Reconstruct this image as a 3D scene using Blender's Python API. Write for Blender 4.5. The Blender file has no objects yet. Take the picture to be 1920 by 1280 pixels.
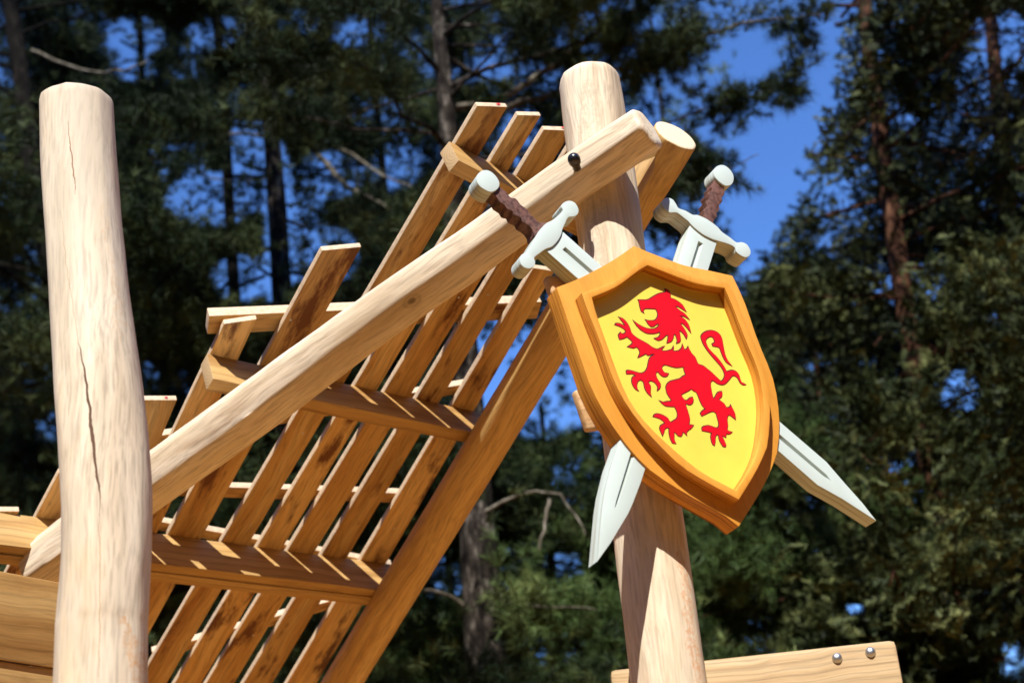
import bpy, bmesh, math, random
import numpy as np
from mathutils import Vector, Matrix, noise
from mathutils.geometry import tessellate_polygon

rad = math.radians
scene = bpy.context.scene
COL = scene.collection

# ------------------------------------------------------------------ camera
PITCH, ROLL, FPX = rad(24.0), rad(5.2), 50.0 / 36.0 * 1920.0
CAM = Vector((0.0, 0.0, 1.6))
_F = Vector((0, math.cos(PITCH), math.sin(PITCH)))
_R0 = Vector((1, 0, 0))
_U0 = _R0.cross(_F)
_R = _R0 * math.cos(ROLL) - _U0 * math.sin(ROLL)
_U = _U0 * math.cos(ROLL) + _R0 * math.sin(ROLL)
cam_data = bpy.data.cameras.new("camera")
cam_data.lens = 50.0
cam_data.sensor_width = 36.0
cam_data.clip_start = 0.05
cam_data.clip_end = 2000.0
cam_data.dof.use_dof = True
cam_data.dof.focus_distance = 4.45
cam_data.dof.aperture_fstop = 2.1
cam_data.dof.aperture_blades = 7
cam = bpy.data.objects.new("camera", cam_data)
COL.objects.link(cam)
cam.matrix_world = Matrix(((_R.x, _U.x, -_F.x, CAM.x), (_R.y, _U.y, -_F.y, CAM.y),
                           (_R.z, _U.z, -_F.z, CAM.z), (0, 0, 0, 1)))
scene.camera = cam

# ------------------------------------------------------------------ light
SUN_EL, SUN_AZ = rad(51.0), rad(-7.0)          # azimuth measured from straight behind the camera, left is minus
SUN = Vector((math.sin(SUN_AZ) * math.cos(SUN_EL), -math.cos(SUN_AZ) * math.cos(SUN_EL), math.sin(SUN_EL)))
world = bpy.data.worlds.new("World")
scene.world = world
world.use_nodes = True
wn = world.node_tree
sky = wn.nodes.new("ShaderNodeTexSky")
sky.sky_type = 'NISHITA'
sky.sun_disc = False
sky.sun_elevation = SUN_EL
sky.sun_rotation = math.atan2(SUN.x, SUN.y)
sky.altitude = 100.0
sky.air_density = 1.0
sky.dust_density = 0.0
sky.ozone_density = 5.0
tint = wn.nodes.new("ShaderNodeMix")
tint.data_type = 'RGBA'
tint.blend_type = 'MULTIPLY'
tint.inputs[0].default_value = 1.0
tint.inputs[7].default_value = (0.76, 1.06, 1.52, 1)
wn.links.new(sky.outputs[0], tint.inputs[6])
wn.links.new(tint.outputs[2], wn.nodes["Background"].inputs[0])
wn.nodes["Background"].inputs[1].default_value = 0.095
sun_data = bpy.data.lights.new("sun", 'SUN')
sun_data.energy = 5.0
sun_data.angle = rad(0.5)
sun_data.color = (1.0, 0.965, 0.90)
sun = bpy.data.objects.new("sun", sun_data)
COL.objects.link(sun)
sun.rotation_euler = SUN.to_track_quat('Z', 'Y').to_euler()
sun.location = (0, -4, 12)
vs = scene.view_settings
vs.view_transform = 'Standard'
vs.look = 'None'
vs.exposure = 0.72
vs.gamma = 1.0
scene.cycles.use_denoising = True
scene.cycles.max_bounces = 8

# ------------------------------------------------------------------ picture -> place helpers
def ray(x, y):
    return _F + _R * ((x - 960) / FPX) - _U * ((y - 640) / FPX)

def on_y(x, y, Y):
    d = ray(x, y)
    return CAM + d * (Y / d.y)

def on_plane(x, y, P, n):
    d = ray(x, y)
    return CAM + d * ((P - CAM).dot(n) / d.dot(n))

def to_px(P):
    v = P - CAM
    z = v.dot(_F)
    return 960 + FPX * v.dot(_R) / z, 640 - FPX * v.dot(_U) / z

# ------------------------------------------------------------------ object helpers
def thing(name, label, cat, loc, group=None):
    o = bpy.data.objects.new(name, None)
    o.empty_display_size = 0.2
    COL.objects.link(o)
    o.location = loc
    o["label"] = label
    o["category"] = cat
    if group:
        o["group"] = group
    return o

def add_mesh(name, me, mat, parent=None, M=None, label=None):
    o = bpy.data.objects.new(name, me)
    COL.objects.link(o)
    if mat is not None:
        me.materials.append(mat)
    M = M or Matrix.Identity(4)
    if parent is not None:
        o.parent = parent
        o.matrix_parent_inverse = Matrix.Identity(4)
        pm = Matrix.Identity(4)
        p = parent
        while p is not None:
            pm = p.matrix_basis @ pm
            p = p.parent
        o.matrix_basis = pm.inverted() @ M
    else:
        o.matrix_basis = M
    if label:
        o["label"] = label
    return o

def bm_mesh(bm, name, smooth=True, angle=35):
    bmesh.ops.recalc_face_normals(bm, faces=bm.faces)
    me = bpy.data.meshes.new(name)
    bm.to_mesh(me)
    bm.free()
    if smooth:
        me.polygons.foreach_set("use_smooth", [True] * len(me.polygons))
        me.set_sharp_from_angle(angle=rad(angle))
    return me

def frame(origin, ex, ey, ez):
    return Matrix(((ex.x, ey.x, ez.x, origin.x), (ex.y, ey.y, ez.y, origin.y), (ex.z, ey.z, ez.z, origin.z), (0, 0, 0, 1)))

# ------------------------------------------------------------------ materials
def nd(nt, t, **kw):
    n = nt.nodes.new(t)
    for k, v in kw.items():
        setattr(n, k, v)
    return n

def ramp(nt, stops):
    r = nt.nodes.new("ShaderNodeValToRGB")
    while len(r.color_ramp.elements) < len(stops):
        r.color_ramp.elements.new(0.5)
    for e, (p, c) in zip(r.color_ramp.elements, stops):
        e.position = p
        e.color = (c, c, c, 1) if isinstance(c, (int, float)) else (*c, 1)
    return r

def mixc(nt, fac, a, b, mode='MIX'):
    m = nt.nodes.new("ShaderNodeMix")
    m.data_type = 'RGBA'
    m.blend_type = mode
    for i, v in ((0, fac), (6, a), (7, b)):
        if isinstance(v, (int, float)):
            m.inputs[i].default_value = v
        elif isinstance(v, tuple):
            m.inputs[i].default_value = (*v, 1)
        else:
            nt.links.new(v, m.inputs[i])
    return m.outputs[2]

def mth(nt, op, a, b=None, c=None):
    m = nt.nodes.new("ShaderNodeMath")
    m.operation = op
    for i, v in enumerate((a, b, c)):
        if v is None:
            continue
        if isinstance(v, (int, float)):
            m.inputs[i].default_value = v
        else:
            nt.links.new(v, m.inputs[i])
    return m.outputs[0]

def base_mat(name):
    m = bpy.data.materials.new(name)
    m.use_nodes = True
    nt = m.node_tree
    return m, nt, nt.nodes["Principled BSDF"]

def float_curve(nt, x, pts):
    n = nt.nodes.new("ShaderNodeFloatCurve")
    c = n.mapping.curves[0]
    for k, (a, b) in enumerate(pts):
        if k < 2:
            c.points[k].location = (a, b)
        else:
            c.points.new(a, b)
    n.mapping.update()
    nt.links.new(x, n.inputs["Value"])
    return n.outputs[0]

def wood(name, dark, mid, light, stretch=0.06, scale=11.0, stain=None, stain_amt=0.0, stain2=None, ring=0.25, ring_scale=9.0,
         axis=2, fine=0.25, knots=0.0, rough=0.6, bump=0.25, ply=None, extra=None, wear_glint=0.0, sawn=None, tone=(1.0, 1.0), ends=None, stain_edge=(0.56, 0.72), dist=3.5):
    m, nt, b = base_mat(name)
    L = nt.links.new
    tc = nd(nt, "ShaderNodeTexCoord")
    oi = nd(nt, "ShaderNodeObjectInfo")
    comb = nd(nt, "ShaderNodeCombineXYZ")
    for i, k in enumerate((13.7, 7.9, 5.3)):
        L(mth(nt, 'MULTIPLY', oi.outputs["Random"], k), comb.inputs[i])
    va = nd(nt, "ShaderNodeVectorMath", operation='ADD')
    L(tc.outputs["Object"], va.inputs[0])
    L(comb.outputs[0], va.inputs[1])
    mp = nd(nt, "ShaderNodeMapping")
    s = [1.0, 1.0, 1.0]
    s[axis] = stretch
    mp.inputs["Scale"].default_value = s
    # a slow wander so that the grain is not ruler straight
    wob = nd(nt, "ShaderNodeTexNoise")
    wob.inputs["Scale"].default_value = 3.0
    wob.inputs["Detail"].default_value = 2.0
    L(va.outputs[0], wob.inputs["Vector"])
    vm = nd(nt, "ShaderNodeVectorMath", operation='MULTIPLY_ADD')
    L(wob.outputs["Color"], vm.inputs[0])
    vm.inputs[1].default_value = (0.05, 0.05, 0.05)
    L(va.outputs[0], vm.inputs[2])
    L(vm.outputs[0], mp.inputs["Vector"])
    V = mp.outputs[0]
    n1 = nd(nt, "ShaderNodeTexNoise")
    n1.inputs["Scale"].default_value = scale
    n1.inputs["Detail"].default_value = 6.0
    n1.inputs["Roughness"].default_value = 0.6
    L(V, n1.inputs["Vector"])
    r1 = ramp(nt, [(0.28, dark), (0.47, mid), (0.68, light)])
    L(n1.outputs["Fac"], r1.inputs[0])
    rt = ramp(nt, [(0.0, tone[0]), (1.0, tone[1])])
    L(oi.outputs["Random"], rt.inputs[0])
    col = mixc(nt, 1.0, r1.outputs[0], rt.outputs[0], 'MULTIPLY')
    # growth rings / cathedral figure
    wv = nd(nt, "ShaderNodeTexWave", wave_type='RINGS', rings_direction='XYZ'[axis], wave_profile='SAW')
    wv.inputs["Scale"].default_value = ring_scale
    wv.inputs["Distortion"].default_value = dist
    wv.inputs["Detail"].default_value = 3.0
    wv.inputs["Detail Scale"].default_value = 1.2
    L(V, wv.inputs["Vector"])
    rr = ramp(nt, [(0.0, 1.0), (0.7, 0.92), (0.9, 0.6), (1.0, 1.0)])
    L(wv.outputs["Fac"], rr.inputs[0])
    col = mixc(nt, ring, col, rr.outputs[0], 'MULTIPLY')
    # fine fibres
    n2 = nd(nt, "ShaderNodeTexNoise")
    n2.inputs["Scale"].default_value = 130.0
    n2.inputs["Detail"].default_value = 4.0
    L(V, n2.inputs["Vector"])
    r2 = ramp(nt, [(0.34, 0.42), (0.54, 1.0)])
    L(n2.outputs["Fac"], r2.inputs[0])
    col = mixc(nt, fine, col, r2.outputs[0], 'MULTIPLY')
    if stain:
        n3 = nd(nt, "ShaderNodeTexNoise")
        n3.inputs["Scale"].default_value = 9.0
        n3.inputs["Detail"].default_value = 5.0
        n3.inputs["Roughness"].default_value = 0.65
        mp3 = nd(nt, "ShaderNodeMapping")
        s3 = [1.0, 1.0, 1.0]
        s3[axis] = 0.28
        mp3.inputs["Scale"].default_value = s3
        mp3.inputs["Location"].default_value = (3.1, 7.7, 1.9)
        L(va.outputs[0], mp3.inputs["Vector"])
        L(mp3.outputs[0], n3.inputs["Vector"])
        r3 = ramp(nt, [(stain_edge[0], 0.0), (stain_edge[1], 1.0)])
        L(n3.outputs["Fac"], r3.inputs[0])
        col = mixc(nt, mth(nt, 'MULTIPLY', r3.outputs[0], stain_amt), col, stain)
    if stain2:
        n4 = nd(nt, "ShaderNodeTexNoise")
        n4.inputs["Scale"].default_value = 3.2
        n4.inputs["Detail"].default_value = 7.0
        n4.inputs["Roughness"].default_value = 0.6
        mp4 = nd(nt, "ShaderNodeMapping")
        s4 = [1.0, 1.0, 1.0]
        s4[axis] = 0.35
        mp4.inputs["Scale"].default_value = s4
        mp4.inputs["Location"].default_value = (1.1, 2.7, 8.9)
        L(va.outputs[0], mp4.inputs["Vector"])
        L(mp4.outputs[0], n4.inputs["Vector"])
        r4 = ramp(nt, [(0.48, 0.0), (0.7, 0.6)])
        L(n4.outputs["Fac"], r4.inputs[0])
        col = mixc(nt, r4.outputs[0], col, stain2)
    if knots > 0:
        vo = nd(nt, "ShaderNodeTexVoronoi")
        vo.inputs["Scale"].default_value = 4.0
        mk = nd(nt, "ShaderNodeMapping")
        sk = [1.0, 1.0, 1.0]
        sk[axis] = 0.55
        mk.inputs["Scale"].default_value = sk
        L(vm.outputs[0], mk.inputs["Vector"])
        L(mk.outputs[0], vo.inputs["Vector"])
        rk = ramp(nt, [(0.0, 1.0), (0.035, 0.75), (0.05, 0.15), (0.075, 0.3), (0.10, 0.0)])
        L(vo.outputs["Distance"], rk.inputs[0])
        col = mixc(nt, mth(nt, 'MULTIPLY', rk.outputs[0], knots), col, tuple(c * 0.28 for c in dark))
    if sawn:
        # warmer tone on broad faces, paler on sawn edges and ends
        sn = nd(nt, "ShaderNodeSeparateXYZ")
        L(tc.outputs["Normal"], sn.inputs[0])
        broad = mth(nt, 'GREATER_THAN', mth(nt, 'ABSOLUTE', sn.outputs[1]), 0.6)
        ns_ = nd(nt, "ShaderNodeTexNoise")
        ns_.inputs["Scale"].default_value = 60.0
        ns_.inputs["Detail"].default_value = 5.0
        L(va.outputs[0], ns_.inputs["Vector"])
        rs_ = ramp(nt, [(0.35, tuple(c * 0.72 for c in sawn)), (0.62, sawn)])
        L(ns_.outputs["Fac"], rs_.inputs[0])
        col = mixc(nt, broad, mixc(nt, 0.78, col, rs_.outputs[0]), col)
    if ends:
        # pale end grain with rings where the piece is cut across
        se = nd(nt, "ShaderNodeSeparateXYZ")
        L(tc.outputs["Normal"], se.inputs[0])
        cut = mth(nt, 'GREATER_THAN', mth(nt, 'ABSOLUTE', se.outputs[2]), 0.8)
        we = nd(nt, "ShaderNodeTexWave", wave_type='RINGS', rings_direction='Z')
        we.inputs["Scale"].default_value = 26.0
        we.inputs["Distortion"].default_value = 1.5
        L(tc.outputs["Object"], we.inputs["Vector"])
        re_ = ramp(nt, [(0.0, tuple(c * 0.80 for c in ends)), (0.7, ends)])
        L(we.outputs["Fac"], re_.inputs[0])
        col = mixc(nt, cut, col, mixc(nt, 0.8, col, re_.outputs[0]))
    if ply:
        sep = nd(nt, "ShaderNodeSeparateXYZ")
        L(tc.outputs["Object"], sep.inputs[0])
        sepn = nd(nt, "ShaderNodeSeparateXYZ")
        L(tc.outputs["Normal"], sepn.inputs[0])
        side = mth(nt, 'LESS_THAN', mth(nt, 'ABSOLUTE', sepn.outputs[2]), 0.35)
        n5 = nd(nt, "ShaderNodeTexNoise")
        n5.inputs["Scale"].default_value = 1.0
        n5.inputs["Detail"].default_value = 3.0
        mp5 = nd(nt, "ShaderNodeMapping")
        mp5.inputs["Scale"].default_value = (2, 2, ply[0])
        L(tc.outputs["Object"], mp5.inputs["Vector"])
        L(mp5.outputs[0], n5.inputs["Vector"])
        r5 = ramp(nt, [(0.30, ply[1]), (0.56, (1, 1, 1)), (0.66, (1, 1, 1))])
        L(n5.outputs["Fac"], r5.inputs[0])
        col = mixc(nt, side, col, mixc(nt, 1.0, col, r5.outputs[0], 'MULTIPLY'))
    if wear_glint > 0:  # pale worn edge line, with the edge highlight put into its colour
        sepn2 = nd(nt, "ShaderNodeSeparateXYZ")
        L(tc.outputs["Normal"], sepn2.inputs[0])
        az_ = mth(nt, 'ABSOLUTE', sepn2.outputs[2])
        edge = mth(nt, 'MULTIPLY', mth(nt, 'GREATER_THAN', az_, 0.4), mth(nt, 'LESS_THAN', az_, 0.93))
        n6 = nd(nt, "ShaderNodeTexNoise")
        n6.inputs["Scale"].default_value = 25.0
        L(tc.outputs["Object"], n6.inputs["Vector"])
        r6 = ramp(nt, [(0.4, 0.0), (0.6, 1.0)])
        L(n6.outputs["Fac"], r6.inputs[0])
        col = mixc(nt, mth(nt, 'MULTIPLY', mth(nt, 'MULTIPLY', edge, r6.outputs[0]), wear_glint), col, (0.85, 0.7, 0.42))
    if extra:
        col = extra(nt, tc, col)
    L(col, b.inputs["Base Color"])
    b.inputs["Roughness"].default_value = rough
    b.inputs["Specular IOR Level"].default_value = 0.3
    bp = nd(nt, "ShaderNodeBump")
    bp.inputs["Strength"].default_value = bump
    bp.inputs["Distance"].default_value = 0.003
    hm = mth(nt, 'ADD', mth(nt, 'MULTIPLY', n2.outputs["Fac"], 0.5), n1.outputs["Fac"])
    L(hm, bp.inputs["Height"])
    L(bp.outputs[0], b.inputs["Normal"])
    return m

def band(xpts, z0, z1, half, colour, breakup=0.0, front_axis=-1):
    """a crack or streak with its own path on a log: xpts = [(z, x, width)] in the log's own metres"""
    def fn(nt, tc, col):
        sep = nd(nt, "ShaderNodeSeparateXYZ")
        nt.links.new(tc.outputs["Object"], sep.inputs[0])
        zn = mth(nt, 'DIVIDE', mth(nt, 'SUBTRACT', sep.outputs[2], z0), z1 - z0)
        xs = float_curve(nt, zn, [((z - z0) / (z1 - z0), x + 0.5) for z, x, w in xpts])
        ws = float_curve(nt, zn, [((z - z0) / (z1 - z0), w * 20) for z, x, w in xpts])
        n = nd(nt, "ShaderNodeTexNoise")
        n.inputs["Scale"].default_value = 30.0
        n.inputs["Detail"].default_value = 4.0
        nt.links.new(tc.outputs["Object"], n.inputs["Vector"])
        wig = mth(nt, 'MULTIPLY', mth(nt, 'SUBTRACT', n.outputs["Fac"], 0.5), 0.012 if breakup == 0 else 0.05)
        d = mth(nt, 'ABSOLUTE', mth(nt, 'ADD', mth(nt, 'SUBTRACT', mth(nt, 'ADD', sep.outputs[0], 0.5), xs), wig))
        inside = mth(nt, 'LESS_THAN', d, mth(nt, 'DIVIDE', ws, 20.0))
        frontal = mth(nt, 'LESS_THAN', sep.outputs[1], 0.0)
        inz = mth(nt, 'MULTIPLY', mth(nt, 'GREATER_THAN', zn, 0.0), mth(nt, 'LESS_THAN', zn, 1.0))
        f = mth(nt, 'MULTIPLY', mth(nt, 'MULTIPLY', inside, frontal), inz)
        if breakup > 0:
            n2 = nd(nt, "ShaderNodeTexNoise")
            n2.inputs["Scale"].default_value = 70.0
            n2.inputs["Detail"].default_value = 5.0
            n2.inputs["Roughness"].default_value = 0.7
            nt.links.new(tc.outputs["Object"], n2.inputs["Vector"])
            rp = ramp(nt, [(0.40, 0.0), (0.68, 1.0)])
            nt.links.new(n2.outputs["Fac"], rp.inputs[0])
            f = mth(nt, 'MULTIPLY', f, mth(nt, 'MULTIPLY', rp.outputs[0], breakup))
        return mixc(nt, f, col, colour)
    return fn

def chain(*fns):
    def fn(nt, tc, col):
        for f in fns:
            col = f(nt, tc, col)
        return col
    return fn

def paint(name, col, rough=0.45, var=0.12, bump=0.1, grain=None, spec=0.4):
    m, nt, b = base_mat(name)
    L = nt.links.new
    tc = nd(nt, "ShaderNodeTexCoord")
    n = nd(nt, "ShaderNodeTexNoise")
    n.inputs["Scale"].default_value = 7.0
    n.inputs["Detail"].default_value = 6.0
    L(tc.outputs["Object"], n.inputs["Vector"])
    r = ramp(nt, [(0.3, 1.0 - var), (0.7, 1.0)])
    L(n.outputs["Fac"], r.inputs[0])
    c = mixc(nt, 1.0, col, r.outputs[0], 'MULTIPLY')
    h = n.outputs["Fac"]
    if grain:
        mp = nd(nt, "ShaderNodeMapping")
        mp.inputs["Scale"].default_value = grain[0]
        L(tc.outputs["Object"], mp.inputs["Vector"])
        n2 = nd(nt, "ShaderNodeTexNoise")
        n2.inputs["Scale"].default_value = 1.0
        n2.inputs["Detail"].default_value = 4.0
        L(mp.outputs[0], n2.inputs["Vector"])
        sepn = nd(nt, "ShaderNodeSeparateXYZ")
        L(tc.outputs["Normal"], sepn.inputs[0])
        side = mth(nt, 'LESS_THAN', mth(nt, 'ABSOLUTE', sepn.outputs[2]), 0.5) if grain[2] else 1.0
        r2 = ramp(nt, [(0.38, grain[1]), (0.55, (1, 1, 1))])
        L(n2.outputs["Fac"], r2.inputs[0])
        c = mixc(nt, side, c, mixc(nt, 1.0, c, r2.outputs[0], 'MULTIPLY'))
        h = n2.outputs["Fac"]
    L(c, b.inputs["Base Color"])
    b.inputs["Roughness"].default_value = rough
    b.inputs["Specular IOR Level"].default_value = spec
    bp = nd(nt, "ShaderNodeBump")
    bp.inputs["Strength"].default_value = bump
    bp.inputs["Distance"].default_value = 0.002
    L(h, bp.inputs["Height"])
    L(bp.outputs[0], b.inputs["Normal"])
    return m

LOG = dict(dark=(0.50, 0.36, 0.215), mid=(0.74, 0.605, 0.435), light=(0.86, 0.765, 0.62))
M_log = wood("peeled_log", **LOG, stretch=0.07, scale=9, stain=(0.40, 0.20, 0.085), stain_amt=0.30, stain2=(0.50, 0.38, 0.24),
             ring=0.25, knots=0.95, fine=0.48, rough=0.62, bump=0.5)
M_log_b = wood("peeled_log_shade_tint", (0.42, 0.22, 0.065), (0.60, 0.37, 0.13), (0.72, 0.50, 0.22), stretch=0.06, scale=9,  # same log wood as the front rafter, warm shade put into its colour
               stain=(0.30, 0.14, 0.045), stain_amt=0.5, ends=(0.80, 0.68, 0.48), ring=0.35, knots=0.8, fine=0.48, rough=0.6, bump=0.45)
M_slat = wood("warm_slat", (0.40, 0.18, 0.045), (0.62, 0.355, 0.115), (0.76, 0.52, 0.23), stretch=0.05, scale=12, sawn=(0.66, 0.52, 0.37), tone=(0.72, 1.08), stain_edge=(0.55, 0.645),
              stain=(0.12, 0.035, 0.008), stain_amt=0.95, ring=0.45, ring_scale=7, knots=0.95, fine=0.5, rough=0.6, bump=0.3)
M_beam = wood("joist_wood", (0.30, 0.15, 0.04), (0.45, 0.26, 0.085), (0.58, 0.38, 0.15), stretch=0.05, scale=12,
              stain=(0.22, 0.09, 0.02), stain_amt=0.5, ends=(0.50, 0.35, 0.19), ring=0.6, ring_scale=10, knots=0.5, rough=0.62, bump=0.3)
M_board = wood("sawn_board", (0.34, 0.20, 0.085), (0.46, 0.31, 0.155), (0.56, 0.41, 0.23), stretch=0.025, scale=34,
               ring=0.75, ring_scale=19, dist=1.0, fine=0.4, knots=0.3, rough=0.6, bump=0.3, axis=2)
M_shield = wood("stained_ply", (0.58, 0.235, 0.030), (0.66, 0.285, 0.040), (0.73, 0.33, 0.052), stretch=0.16, scale=9, axis=1,
                ring=0.10, fine=0.14, rough=0.42, bump=0.12, ply=(150.0, (0.34, 0.22, 0.10)), wear_glint=1.0)
M_yellow = paint("yellow_panel", (0.84, 0.605, 0.075), rough=0.5, var=0.13, bump=0.08)
M_red = paint("red_inlay", (0.62, 0.001, 0.010), rough=0.42, var=0.05, bump=0.05)
M_black = paint("black_groove_shade", (0.012, 0.010, 0.010), rough=0.7)
M_sword = paint("pale_grey_paint", (0.515, 0.59, 0.555), rough=0.5, var=0.06, bump=0.15, grain=((3, 3, 170), (0.70, 0.64, 0.56), True))
M_grip = paint("brown_grip_paint", (0.17, 0.075, 0.055), rough=0.6, var=0.25, bump=0.5, grain=((90, 90, 40), (0.45, 0.4, 0.38), False))
M_cap = paint("black_plastic", (0.012, 0.012, 0.014), rough=0.28, spec=0.6)
M_redmark = paint("red_paint_mark", (0.70, 0.02, 0.03), rough=0.6)
m_, nt_, b_ = base_mat("zinc_bolt")
b_.inputs["Base Color"].default_value = (0.55, 0.57, 0.60, 1)
b_.inputs["Metallic"].default_value = 1.0
b_.inputs["Roughness"].default_value = 0.4
M_zinc = m_

# ground
m_, nt_, b_ = base_mat("bark_chips")
tc_ = nd(nt_, "ShaderNodeTexCoord")
n_ = nd(nt_, "ShaderNodeTexNoise")
n_.inputs["Scale"].default_value = 12.0
n_.inputs["Detail"].default_value = 8.0
nt_.links.new(tc_.outputs["Object"], n_.inputs["Vector"])
r_ = ramp(nt_, [(0.3, (0.26, 0.115, 0.025)), (0.7, (0.48, 0.24, 0.06))])
nt_.links.new(n_.outputs["Fac"], r_.inputs[0])
nt_.links.new(r_.outputs[0], b_.inputs["Base Color"])
b_.inputs["Roughness"].default_value = 0.9
M_ground = m_

bm = bmesh.new()
gs = [-300, -120, -50, -20, -8, 0, 8, 20, 50, 120, 300]
gv = [[bm.verts.new((x, y + 20, 0.0 if max(abs(x), abs(y + 20)) < 40 else noise.noise(Vector((x, y, 0)) * 0.01) * 1.5)) for y in gs] for x in gs]
for i in range(len(gs) - 1):
    for j in range(len(gs) - 1):
        bm.faces.new((gv[i][j], gv[i + 1][j], gv[i + 1][j + 1], gv[i][j + 1]))
g = add_mesh("ground", bm_mesh(bm, "ground"), M_ground)
g["kind"] = "structure"

# ------------------------------------------------------------------ log builder
def log_mesh(name, pts, seed, facets=7, facet_mix=0.35, rough=0.035, seg=56, step=0.035, cap=(0.02, 0.02), pull=None, phase=None, twist=0.5):
    """pts = [(Vector in local space, radius)], local Z roughly along the log"""
    rnd = random.Random(seed)
    P = [p for p, r in pts]
    Rr = [r for p, r in pts]
    acc = [0.0]
    for a, b in zip(P, P[1:]):
        acc.append(acc[-1] + (b - a).length)
    total = acc[-1]

    def cr(v, t):
        k = max(i for i in range(len(acc)) if acc[i] <= t + 1e-9)
        k = min(k, len(acc) - 2)
        u = (t - acc[k]) / (acc[k + 1] - acc[k])
        p0, p1, p2, p3 = v[max(k - 1, 0)], v[k], v[k + 1], v[min(k + 2, len(v) - 1)]
        return 0.5 * ((p1 * 2) + (p2 - p0) * u + (p0 * 2 - p1 * 5 + p2 * 4 - p3) * u * u + (p1 * 3 - p0 - p2 * 3 + p3) * u ** 3)
    ts = []
    for c, sgn in ((cap[0], 0), (cap[1], 1)):
        pass
    n = max(8, int(total / step))
    ts = [(total * i / n, 1.0) for i in range(n + 1)]
    c0, c1 = cap
    body = [t for t, _ in ts if c0 * 1.1 < t < total - c1 * 1.1]
    ts = []
    for k in range(5):
        a = k / 4 * math.pi / 2
        ts.append((c0 * (1 - math.cos(a)) if False else c0 * (1 - math.cos(a)), c0, math.sin(a)))
    ts = [(t, c0 * (1 - s)) for t, c0, s in [(c0 * (1 - math.cos(k / 4 * math.pi / 2)), c0, math.sin(k / 4 * math.pi / 2)) for k in range(5)]]
    ts += [(t, 0.0) for t in body]
    ts += [(total - t, c1 * (1 - s)) for t, s in [(c1 * (1 - math.cos(k / 4 * math.pi / 2)), math.sin(k / 4 * math.pi / 2)) for k in range(4, -1, -1)]]
    bm = bmesh.new()
    off = rnd.uniform(0, 100)
    ph0 = rnd.uniform(0, 6.28)
    phase = ph0 if phase is None else phase
    rings = []
    for t, inset in ts:
        c = cr(P, t)
        r = cr(Rr, t)
        ring = []
        for j in range(seg):
            a = 2 * math.pi * j / seg
            tw = a + phase + twist * noise.noise(Vector((off, t * 0.7, 0)))
            fa = 2 * math.pi / facets
            poly = math.cos(fa / 2) / math.cos((tw % fa) - fa / 2)
            rr = r * (1 - facet_mix + facet_mix * poly * 1.04)
            rr *= 1 + rough * noise.noise(Vector((math.cos(a) * 1.3 + off, math.sin(a) * 1.3, t * 2.2))) \
                + rough * 0.45 * noise.noise(Vector((math.cos(a) * 4 + off, math.sin(a) * 4, t * 7.0)))
            rr -= inset
            if pull:
                rr = pull(a, t, rr)
            ring.append(bm.verts.new(c + Vector((math.cos(a) * rr, math.sin(a) * rr, 0))))
        rings.append(ring)
    for A, B in zip(rings, rings[1:]):
        for j in range(seg):
            bm.faces.new((A[j], A[(j + 1) % seg], B[(j + 1) % seg], B[j]))
    for ring in (rings[0], rings[-1]):
        co = sum((v.co for v in ring), Vector()) / seg
        cv = bm.verts.new(co)
        for j in range(seg):
            bm.faces.new((ring[j], ring[(j + 1) % seg], cv))
    return bm_mesh(bm, name, angle=50)

def log_between(name, a, b, radii, mat, parent, seed, bend=0.0, label=None, ridge=None, **kw):
    """a straight log from a to b; radii are spread evenly along it"""
    z = (b - a).normalized()
    x = Vector((0, -1, 0)).cross(z)
    x = (x - z * x.dot(z)).normalized()
    y = z.cross(x)
    Lg = (b - a).length
    rnd = random.Random(seed + 5)
    n = len(radii)
    pts = []
    for i, r in enumerate(radii):
        t = i / (n - 1)
        s = math.sin(math.pi * t) * bend
        pts.append((Vector((s + rnd.uniform(-1, 1) * 0.006 * (0 < i < n - 1), s * 0.3 + rnd.uniform(-1, 1) * 0.006 * (0 < i < n - 1), Lg * t)), r))
    if ridge is not None:
        v = (CAM - (a + b) / 2).normalized()
        kw["phase"] = -(math.atan2(v.dot(y), v.dot(x)) + ridge)
    return add_mesh(name, log_mesh(name, pts, seed, **kw), mat, parent, frame(a, x, y, z), label)

# ------------------------------------------------------------------ the timber play frame
X_ = Vector((1, 0, 0)); Y_ = Vector((0, 1, 0)); Z_ = Vector((0, 0, 1))
Y0 = on_y(1180, 700, 1.0)
Y0 = 3.9805                                            # distance of the middle post
post_base = on_y(1180, 700, Y0)
shelter = thing("play_frame", "peeled log play frame with a ragged slatted roof on joists, rising over a bark playground",
                "play frame", (post_base.x, Y0, 0))

# roof plane
AZ, TH = rad(55.0), rad(25.5)
dp = Vector((math.sin(AZ), math.cos(AZ), 0))
ds = Vector((math.cos(AZ) * math.cos(TH), -math.sin(AZ) * math.cos(TH), math.sin(TH)))
nr = dp.cross(ds)                                      # points in, down towards the viewer
BT = on_y(1262, 262, Y0 + 0.18)
def roof(x, y, off=0.0):
    return on_plane(x, y, BT + nr * off, nr)
SL = -0.19                                             # underside of the slats, above the rafter axis
JH = 0.135                                             # joist depth

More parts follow.
